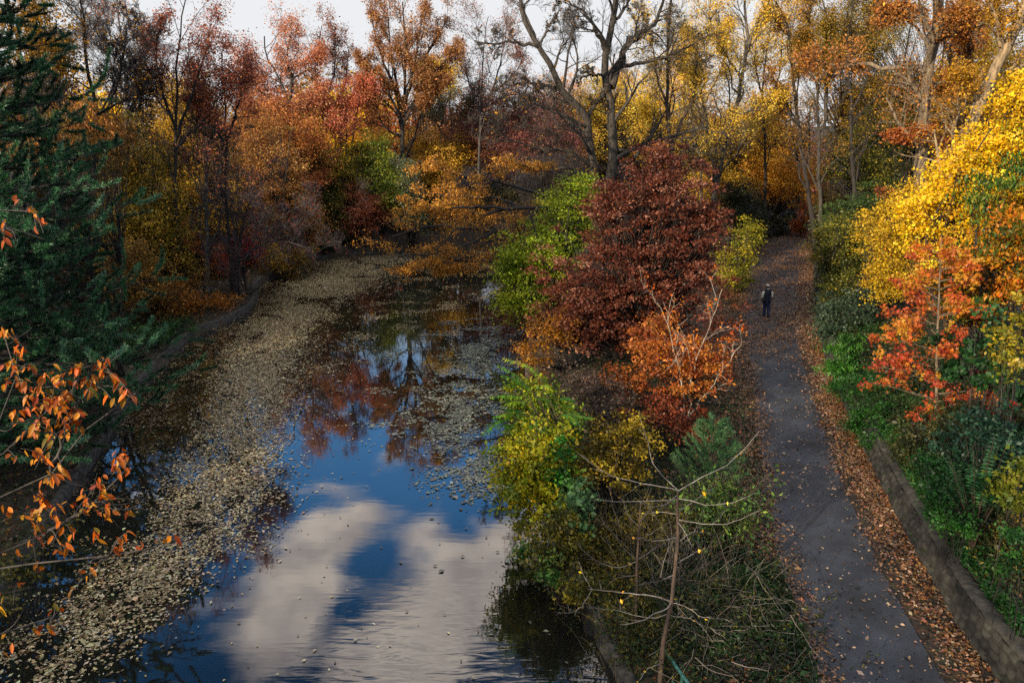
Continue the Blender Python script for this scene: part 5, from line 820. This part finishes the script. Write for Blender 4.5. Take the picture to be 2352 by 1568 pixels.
# ------------------------------------------------------------------ near branch with orange leaves, lower left
def near_tree():
    lab = 'near tree with hanging orange leaves reaching in from the left edge'; r = rng_of(lab); bx, by = -10.6, 7.6; z0 = gz(bx, by); root = thing('orange_leaved_tree', lab, 'tree', (bx, by, z0))
    a1, a2, a3 = Acc(), Acc(), Acc(); trunk = resample([(bx, by, z0 - .2), (-10.3, 7.5, 2.2), (-9.7, 7.3, 4.6), (-9.0, 7.2, 6.6), (-8.2, 7.0, 8.6)], 20)[0]
    a1.add(*tubes(trunk[None], (.16 * np.linspace(1, .4, 20))[None], 10, .04, r)); mains = []
    for pts, k, Y in [([(-150, 1100), (40, 1020), (110, 935), (180, 890)], 12, 6.9), ([(-150, 1180), (0, 1140), (100, 1110), (150, 1030), (230, 960), (310, 905)], 11, 6.7), ([(-150, 1330), (60, 1250), (160, 1190), (280, 1120), (300, 1070)], 9, 6.5), ([(-150, 1080), (10, 940), (40, 830), (20, 770)], 13, 7), ([(-150, 1500), (60, 1470), (120, 1420)], 6, 6.2),
                      ([(-150, 1340), (150, 1290), (330, 1270), (410, 1246)], 8, 6.3), ([(-150, 620), (0, 525), (60, 540), (105, 548)], 17, 7.2), ([(-150, 520), (-20, 480), (80, 490)], 18, 7.2), ([(-150, 1400), (-20, 1380), (40, 1390)], 7, 6.2), ([(110, 1110), (160, 960), (240, 850)], None, 6.8), ([(100, 1230), (180, 1180), (230, 1150), (295, 1185)], None, 6.5)]:
        w = [at(x, y, Y + .12 * i) for i, (x, y) in enumerate(pts)]
        if k is not None: w = [trunk[k]] + w
        p, _ = resample(w, 14); p[1:] += r.normal(0, .012, (13, 3)); mains.append(p)
    mains = np.array(mains); 
    for q_ in mains: ab = Acc(); ab.add(*tubes(q_[None], .02 * np.linspace(1, .3, 14)[None], 5)); ab.build('bough', bark(*B_GREY), root, True)
    cl = [(20,210),(80,240),(110,280),(140,330),(60,360),(120,370),(160,350),(20,440),(60,450),(110,440),(150,470),(30,500),(100,500),(170,500),(40,560),(10,580),(215,400),(235,450),(240,480),(300,520),(320,530),(270,590),(255,610),(330,575),(130,610),(80,660),(65,700),(215,570),(250,340),(265,350),(330,410),(390,320),(410,310),(415,370),(450,385),(480,430),(520,450),(540,470),(460,490),(355,460),(290,400),(120,730),(140,740),(190,700),(190,780),(225,790),(250,760),(125,830),(150,850),(140,870),(205,780),(445,700),(460,680),(495,740),(410,760),(440,770),(400,795),(325,830),(355,860),(330,915),(375,905),(420,930),(455,910),(495,910),(120,935),(170,960),(40,930),(60,940),(70,890),(195,900),(285,1090),(290,1080),(295,1025),(210,1035),(235,1040),(120,1030),(165,1020),(40,1085),(80,1180),(150,1160),(300,1165),(340,1190),(520,985),(570,1045),(595,1040),(680,1015),(485,1015),(350,970),(240,1285),(195,1350),(25,1300),(20,1240),(30,1440),(70,1430),(110,1420),(190,1410),(10,1480),(430,860),
          (60,400),(20,390),(90,420),(200,470),(10,330),(30,540),(140,420),(280,560),(190,620),(110,560),(50,620),(160,570),(230,510)]
    cl = [(x * .5803, 658.6 + y * .5803) for x, y in cl] + [(15, 470), (10, 560), (60, 500), (75, 495), (85, 545), (100, 548), (5, 530)]
    mp_ = mains.reshape(-1, 3); T = []
    for (x, y) in cl:
        Y = 6.35 + .75 * np.clip((1400 - y) / 800, 0, 1) + r.normal(0, .22); c = at(x, y - 12, Y); j = np.argmin(np.linalg.norm(mp_ - c, axis=1) + np.abs(r.normal(0, .05, len(mp_)))); s = mp_[j]; T.append(resample([s, (s + c) / 2 + np.array([0, 0, .06]), c], 6)[0])
        n = r.integers(3, 7) if 600 < y < 1250 else r.integers(2, 4)
        for q in range(n):
            f = r.uniform(.55, 1); p0 = T[-1][int(f * 5)] + r.normal(0, .02, 3); an = r.uniform(0, 6.28); d = nrm(np.array([math.cos(an) * .75, math.sin(an) * .6, -r.uniform(.35, 1.2)])); L = .08 * r.uniform(.7, 1.3); sd_ = nrm(np.cross(d, nrm(r.normal(size=3) * .5 + np.array([0, -.8, .5])))); nn = np.cross(sd_, d)
            bend = r.uniform(-.25, .5); ts = np.array([0, .12, .35, .62, .85, 1.]); wd = np.array([.0, .11, .215, .20, .10, .0]) * L * r.uniform(.85, 1.15); ctr = p0 + d * (L * ts)[:, None] + np.array([0, 0, -1.]) * (bend * L * ts ** 2)[:, None]; ctr = ctr - nn * 0
            e1 = ctr + sd_ * wd[:, None] + nn * (wd * .45)[:, None]; e2 = ctr - sd_ * wd[:, None] + nn * (wd * .45)[:, None]; v = np.concatenate([ctr, e1, e2]); fs = []
            for i in range(5): fs += [(i, i + 1, i + 7, i + 6), (i + 1, i, i + 12, i + 13)]
            col = pal_col(['#7a2e0c', '#a4480f', '#c06414', '#c88822', '#64601c'], np.array([np.clip(r.normal(.48, .24), 0, .97)]), r, .25); a3.add(v, np.array(fs), np.repeat(col, 10, 0) * np.exp(r.normal(0, .05, (10, 1))))
    T = np.array(T); a2.add(*tubes(T, .006 * np.linspace(1, .4, 6)[None] * np.ones((len(T), 1)), 4)); g = grow(mains, .012 * np.ones(mains.shape[:2]), np.full(len(mains), 1.5), r, 8, ang=(35, 12), ratio=.35, K=6, rmin=.003); a2.add(*tubes(g[0], g[1], 3))
    a1.build('trunk', bark(*B_GREY), root, True); a2.build('branches', bark(*B_GREY), root, True); a3.build('crown', LEAF, root)
near_tree()
bush('leafy_bank_shrub', 'dark leafy shrub with yellow specks on the lower left bank', 'shrub', [(40, 1290, 70, 50, 15.5, .7), (110, 1230, 45, 35, 18, .6), (-20, 1380, 60, 60, 13.5, .7)], ['#101a0c', '#24301a', '#4a4c1c', '#84741e'], .09, 2.2, .2, stems=5, r0=.02)

AREA = ''
# ------------------------------------------------------------------ loose leaves and ground cover
def flat_leaves(name, xy, z, size, pal, seed, q=None, tilt=.12, mat=DRY, asp=.6):
    r = rng_of(seed); n = len(xy); P = np.concatenate([xy, z[:, None] + r.uniform(.006, .03, (n, 1))], 1); Nn = nrm(r.normal(0, tilt, (n, 3)) + np.array([0, 0, 1])); an = r.uniform(0, 6.283, n); D = np.stack([np.cos(an), np.sin(an), np.zeros(n)], 1); D = nrm(D - np.sum(D * Nn, 1, keepdims=True) * Nn); Wd = np.cross(D, Nn); s = (size * np.exp(r.normal(0, .34, n)))[:, None]; c = r.uniform(-.05, .2, (n, 1))
    v = np.stack([P - D * s * .5, P + Wd * s * asp * .5 + Nn * s * c, P + D * s * .5, P - Wd * s * asp * .5 + Nn * s * c], 1).reshape(-1, 3)
    q = r.uniform(0, 1, n) if q is None else q
    return tag(mesh(name, v, np.arange(4 * n).reshape(n, 4), mat, None, pal_col(pal, q, r, .25)), kind='stuff')
# floating leaves: a broad raft drifting down the left side, a film off the right bank, strays
def raft():
    r = rng_of('raft'); n = 900000; x = r.uniform(-18, 5, n); y = r.uniform(4, 78, n); ins = inside(x, y, POND); x, y = x[ins], y[ins]
    line = np.array([onz(px, py, WZ)[:2] for px, py in [(-60, 1600), (60, 1530), (260, 1380), (440, 1250), (530, 1080), (560, 960), (585, 860), (630, 760), (700, 690), (780, 630), (850, 595)]]); d, sd_ = sdist(x, y, line); hw = np.interp(y, [8, 14, 20, 28, 40, 55, 70], [.9, 1.1, 1.35, 1.3, 1.65, 2.5, 3.4])
    nz_ = fbm(x * .45 + y * .12, y * .3, 3) * 1.2 - .1; nf = fbm(x * 1.7, y * 1.2, 9)
    a = np.exp(-(d / hw) ** 2 * .9) * np.clip((nz_ - .1) * 2.0 + (nf - .46) * 2.4, .05, 1) * .95
    leftp = np.where(sd_ < 0, np.clip(.5 * (fbm(x * .35, y * .2, 41) - .38) + .5 * (nf - .45), 0, 1) * 1.1 * np.interp(y, [10, 30, 50, 62], [1, 1, 1.4, 3]), 0)
    film = np.array([onz(px, py, WZ)[:2] for px, py in [(1110, 790), (1080, 850), (1040, 920), (1010, 980), (1060, 1040), (1100, 1100)]]); d2, _ = sdist(x, y, film); a2 = np.exp(-(d2 / 1.15) ** 2) * np.clip((fbm(x * 1.1, y * .8, 21) - .33) * 2.2, 0, 1) * .75
    patch = np.clip((fbm(x * .5, y * .75, 33) - .56) * 5, 0, 1) * np.where(y > 27, .22, 0) * np.where(y > 40, 1.3, 1)
    stray = np.where(y < 26, .0022, .007); p = np.maximum.reduce([a, leftp, a2, patch, stray]); k = r.uniform(0, 1, len(x)) < p; x, y = x[k], y[k]; isf = (a2[k] > a[k]) & (a2[k] > leftp[k])
    q = np.where((leftp > a)[k], r.uniform(0, .55, len(x)), r.uniform(0, 1, len(x)) * .8 + .2 * fbm(x * .3, y * .3, 5))
    m = ~isf; P1 = np.stack([x[m], y[m]], 1); flat_leaves('floating_leaves', P1, np.full(m.sum(), WZ), .083, ['#2e2617', '#5a4a2e', '#85744f', '#a89a78', '#bfb596', '#9a7626'], 'fl1', q[m], .05, asp=.52)
    P2 = np.stack([x[isf], y[isf]], 1); flat_leaves('floating_leaf_film', P2, np.full(isf.sum(), WZ), .12, ['#3c3f34', '#5c6050', '#7c8070', '#989a86'], 'fl2', q[isf], .03, asp=.55)
raft()
def litter():
    r = rng_of('litter'); n = 480000; y = 9 + (r.uniform(0, 1, n) ** 1.35) * 75; xl = np.interp(y, PL[:, 1], PL[:, 0]); xw = np.interp(y, WALL[:, 1], WALL[:, 0]); u = r.uniform(-1.6, 0, n) + 0; x = xl - 1.6 + r.uniform(0, 1, n) * (xw - xl + 1.75)
    dl = x - xl; dw = xw - x; nf = fbm(x * 1.1, y * .9, 2); right = np.exp(-np.clip(dw - .6 - (nf - .5) * 1.0, 0, 9) * 3.4) * np.interp(y, [9, 15, 20, 30], [.2, .32, .75, .95]) * np.clip(.35 + 1.5 * fbm(x * 1.9, y * 1.9, 12), .3, 1); left = np.exp(-np.clip(dl - .05 - (nf - .5) * .7, 0, 9) * 4.5) * np.interp(y, [9, 20, 30], [.3, .38, .7]); left = np.where(dl < -.5, left * .7, left)
    far = np.clip((y - 31) / 9, 0, 1) * (.28 + .55 * np.clip((fbm(x * .9, y * .45, 7) - .35) * 2.2, 0, 1)); p = np.maximum.reduce([right, left, far, np.full(n, .012 + .02 * (nf > .6))]); k = (r.uniform(0, 1, n) < p * .8) & (dw > -.02)
    sr = (np.maximum.reduce([right, left, far]) < .06)[k]; x, y, dw, dl = x[k], y[k], dw[k], dl[k]; on = (dw < 1.2); q = np.clip(r.uniform(0, 1, len(x)) * .8 + np.where(on, .2, 0) * 1, 0, 1)
    q = np.where(sr, np.where(r.uniform(0, 1, len(x)) < .5, r.uniform(.9, 1, len(x)), r.uniform(0, .35, len(x))), q)
    flat_leaves('fallen_leaves', np.stack([x, y], 1), np.maximum(height(x, y), 0.004) ,  .066, ['#1c140d', '#352416', '#4c331f', '#694a2a', '#86602f', '#804628', '#a08c70'], 'lit', q, .3)
    # leaves lying on the banks
    n = 130000; x = r.uniform(-30, 40, n); y = r.uniform(8, 95, n); dwl, sw = sdist(x, y, WALL); dll, sl_ = sdist(x, y, PL); dpn, _ = sdist(x, y, np.vstack([POND, POND[:1]])); ok = ~inside(x, y, POND) & ~((dll * sl_ > -.3) & (dwl * sw < .5)) & (dpn > .3); x, y = x[ok], y[ok]; kk = r.uniform(0, 1, len(x)) < np.clip(1.2 - y / 110, .2, 1); x, y = x[kk], y[kk]
    flat_leaves('leaf_litter', np.stack([x, y], 1), height(x, y), .13, ['#20150e', '#3c2616', '#5a381c', '#7a5026', '#946a30'], 'lit2', None, .5)
litter()
def cover(name, areas, pal, seed, leaf=.07, h=.25):
    r = rng_of(seed); X, Y_ = [], []
    for (cx_, cy_, sx_, sy_, n) in areas: X.append(r.normal(cx_, sx_, n)); Y_.append(r.normal(cy_, sy_, n))
    x, y = np.concatenate(X), np.concatenate(Y_); dll, sl_ = sdist(x, y, PL); dwl, sw = sdist(x, y, WALL); ok = ~inside(x, y, POND) & ~((dll * sl_ > .0) & (dwl * sw < .0)); x, y = x[ok], y[ok]; nf = fbm(x * 1.3, y * 1.3, 4); z = height(x, y) + r.uniform(0, 1, len(x)) * h * np.clip(nf * 2.4 - .4, .1, 1.4) + .03
    a = Acc(); finish_leaves(a, np.stack([x, y, z], 1), np.clip(nf * .7 + r.uniform(0, .4, len(x)), 0, 1), pal, leaf, r, .7, .1, .8); return tag(a.build(name, LEAF), kind='stuff')
cover('ground_cover', [(5.5, 15.2, .4, 1.1, 9000), (4.5, 14, .9, 2, 7000), (3.6, 17, .9, 2.4, 9000), (2.9, 22, .9, 3, 8000), (5.5, 24, 1.4, 3, 8000), (4.2, 30, 1.5, 3.5, 6000), (7, 29.5, 1.2, 3, 5000)], ['#0b1a0b', '#132a12', '#203e1a', '#3a4c20'], 'cov1')
cover('bank_cover', [(11.5, 18, 1.2, 3, 14000), (12.5, 14, 1.2, 2.5, 9000), (14, 22, 1.6, 4, 14000), (15, 28, 2, 5, 12000), (18, 36, 2.5, 6, 12000), (-14.5, 14, 2, 4, 9000), (-17, 24, 2, 6, 9000), (-20, 40, 3, 8, 9000), (-23, 55, 3, 8, 9000)], ['#0e1e0c', '#1c3014', '#34421a', '#5a5420'], 'cov2', .09, .35)
cover('wall_top_ivy', [(10.05, 16.2, .16, .7, 2600), (10.75, 19.6, .18, 1.0, 4200), (9.75, 13.6, .14, .6, 1500), (11.5, 22.5, .2, 1.2, 4200), (13.2, 29, .3, 2.5, 5000), (16.2, 39, .4, 3.5, 6000)], ['#0f2a12', '#1a4018', '#2c5a24', '#587034'], 'cov4', .07, .3)
cover('wall_foot_weeds', [(9.35, 15.2, .12, 1.2, 1500), (9.0, 12.6, .12, .8, 900), (9.9, 18.6, .1, .5, 260)], ['#0f2c14', '#1c4420', '#2c602e', '#48783c'], 'cov3', .06, .22)

# ------------------------------------------------------------------ the walker
def walker():
    foot = onz(1759, 727, .004); fx, fy = foot[0], foot[1]
    root = thing('person', 'person in a navy waistcoat, cream sleeves and pale cap walking away along the path', 'person', (fx, fy, 0))
    skin = plain('skin', '#8a5c46', '#a2705a', 30, .6); navy = plain('navy_cloth', '#0a0d1c', '#141a30', 40); cream = plain('cream_cloth', '#b8b2a0', '#d2ccba', 30); denim = plain('denim', '#0f1830', '#1c2a4c', 40); felt = plain('cap_cloth', '#a39c8c', '#c0b8a6', 30); hair = plain('grey_hair', '#15120f', '#2a2622', 60); shoe = plain('shoe_leather', '#0a0909', '#191614', 30, .5)
    def skinned(name, nodes, edges, mat, par=root, lv=2):
        me = bpy.data.meshes.new(name); me.from_pydata([(a, b_, c) for a, b_, c, _ in nodes], edges, []); o = bpy.data.objects.new(name, me); C.objects.link(o); o.parent = par
        m = o.modifiers.new('Skin', 'SKIN'); m.use_smooth_shade = True
        for i, nd in enumerate(nodes):
            sv = me.skin_vertices[0].data[i]; sv.radius = nd[3] if isinstance(nd[3], tuple) else (nd[3], nd[3]); sv.use_root = i == 0
        s = o.modifiers.new('Subdivision', 'SUBSURF'); s.levels = s.render_levels = lv; me.materials.append(mat); return o
    # y forward (away). one continuous body: pelvis, spine, neck, head, arms, legs in mid stride
    n = [(0, 0, .95, (.15, .11)), (0, .01, 1.12, (.14, .10)), (0, .03, 1.30, (.17, .115)), (0, .045, 1.43, (.13, .09)), (0, .06, 1.51, .055), (0, .085, 1.60, (.075, .09)), (0, .09, 1.70, (.07, .085)),
         (-.19, .03, 1.42, .06), (-.25, -.01, 1.17, .045), (-.24, .10, .96, .034), (-.235, .13, .88, .035), (.19, .03, 1.42, .06), (.26, .0, 1.17, .045), (.27, .13, .97, .034), (.265, .16, .89, .035),
         (-.09, .01, .86, .085), (-.10, .08, .49, .062), (-.10, .02, .10, .042), (-.105, .13, .05, .04), (.09, .0, .86, .085), (.085, -.02, .49, .062), (.08, -.20, .12, .042), (.08, -.08, .05, .04)]
    e = [(0, 1), (1, 2), (2, 3), (3, 4), (4, 5), (5, 6), (3, 7), (7, 8), (8, 9), (9, 10), (3, 11), (11, 12), (12, 13), (13, 14), (0, 15), (15, 16), (16, 17), (17, 18), (0, 19), (19, 20), (20, 21), (21, 22)]
    skinned('body', n, e, skin)
    skinned('waistcoat', [(0, 0, .80, (.20, .16)), (0, .0, .90, (.205, .165)), (0, .01, 1.08, (.195, .155)), (0, .03, 1.27, (.215, .16)), (0, .04, 1.41, (.20, .145)), (0, .05, 1.50, (.12, .11)), (0, .055, 1.53, (.10, .09)), (-.15, .035, 1.45, .10), (-.21, .035, 1.44, .10), (.15, .035, 1.45, .10), (.21, .035, 1.44, .10)], [(0, 1), (1, 2), (2, 3), (3, 4), (4, 5), (5, 6), (4, 7), (7, 8), (4, 9), (9, 10)], navy)
    for s in (-1, 1):
        skinned('sleeve', [(.20 * s, .03, 1.40, .085), (.235 * s, .015, 1.30, .082), (.265 * s, 0, 1.17, .074), (.27 * s, .05, 1.06, .064), (.265 * s, .08, 1.02, .06)], [(0, 1), (1, 2), (2, 3), (3, 4)], cream)
    skinned('trousers', [(0, 0, .95, (.17, .14)), (-.09, .01, .82, .122), (-.10, .07, .50, .096), (-.10, .02, .06, .082), (.09, 0, .82, .122), (.085, -.02, .50, .096), (.08, -.19, .08, .082)], [(0, 1), (1, 2), (2, 3), (0, 4), (4, 5), (5, 6)], denim)
    skinned('cap', [(0, .08, 1.66, (.11, .125)), (0, .085, 1.70, (.11, .125)), (0, .09, 1.75, (.095, .105)), (0, .09, 1.785, (.06, .07))], [(0, 1), (1, 2), (2, 3)], felt)
    skinned('hair', [(0, .055, 1.535, (.07, .06)), (0, .06, 1.59, (.092, .10)), (0, .065, 1.66, (.1, .112))], [(0, 1), (1, 2)], hair); skinned('collar', [(-.06, .0, 1.535, .026), (.0, -.045, 1.545, .03), (.06, .0, 1.535, .026)], [(0, 1), (1, 2)], cream)
    for s, y0 in ((-1, .02), (1, -.20)): skinned('shoe', [(.1 * s if s < 0 else .08, y0 - .05, .05, (.05, .05)), (.1 * s if s < 0 else .08, y0 + .06, .045, (.05, .04)), (.105 * s if s < 0 else .08, y0 + .17, .035, (.045, .032))], [(0, 1), (1, 2)], shoe)
    # hands: palm, four fingers, thumb
    for s, hy, hz_, hx in ((-1, .13, .88, .237), (1, .16, .89, .266)):
        nd = [(hx * s, hy, hz_ + .02, .026), (hx * s, hy + .015, hz_ - .05, .03)]; ed = [(0, 1)]
        for k, (dx, ln) in enumerate(((-.028, .065), (-.009, .075), (.01, .07), (.028, .055))):
            b0 = len(nd); nd += [(hx * s + dx * .3, hy + .02 + dx, hz_ - .085, .010), (hx * s - .01 * s, hy + .03 + dx, hz_ - .085 - ln * .6, .009), (hx * s - .025 * s, hy + .025 + dx, hz_ - .085 - ln, .008)]; ed += [(1, b0), (b0, b0 + 1), (b0 + 1, b0 + 2)]
        b0 = len(nd); nd += [(hx * s - .02 * s, hy + .05, hz_ - .03, .011), (hx * s - .03 * s, hy + .07, hz_ - .07, .009)]; ed += [(0, b0), (b0, b0 + 1)]; skinned('hand', nd, ed, skin, lv=1)
    bag = thing('shoulder_bag', 'black shoulder bag hanging at the left hip of the walker', 'bag', (fx - .24, fy - .09, .78)); blk = plain('black_canvas', '#07080a', '#131519', 40); bag.parent = None
    o = skinned('bag_body', [(0, 0, .02, (.075, .13)), (0, .0, .16, (.08, .14)), (0, 0, .26, (.07, .12))], [(0, 1), (1, 2)], blk, bag)
    pts = resample([(fx - .24, fy - .12, 1.02), (fx - .20, fy - .16, 1.15), (fx + .02, fy - .15, 1.40), (fx + .13, fy - .04, 1.50), (fx + .14, fy + .08, 1.49), (fx + .0, fy + .20, 1.36), (fx - .18, fy + .17, 1.15), (fx - .24, fy + .02, 1.02)], 24)[0]; ac = Acc(); ac.add(*tubes(pts[None], .014 * np.ones((1, 24)), 6)); ac.build('strap', blk, bag, True)
walker()
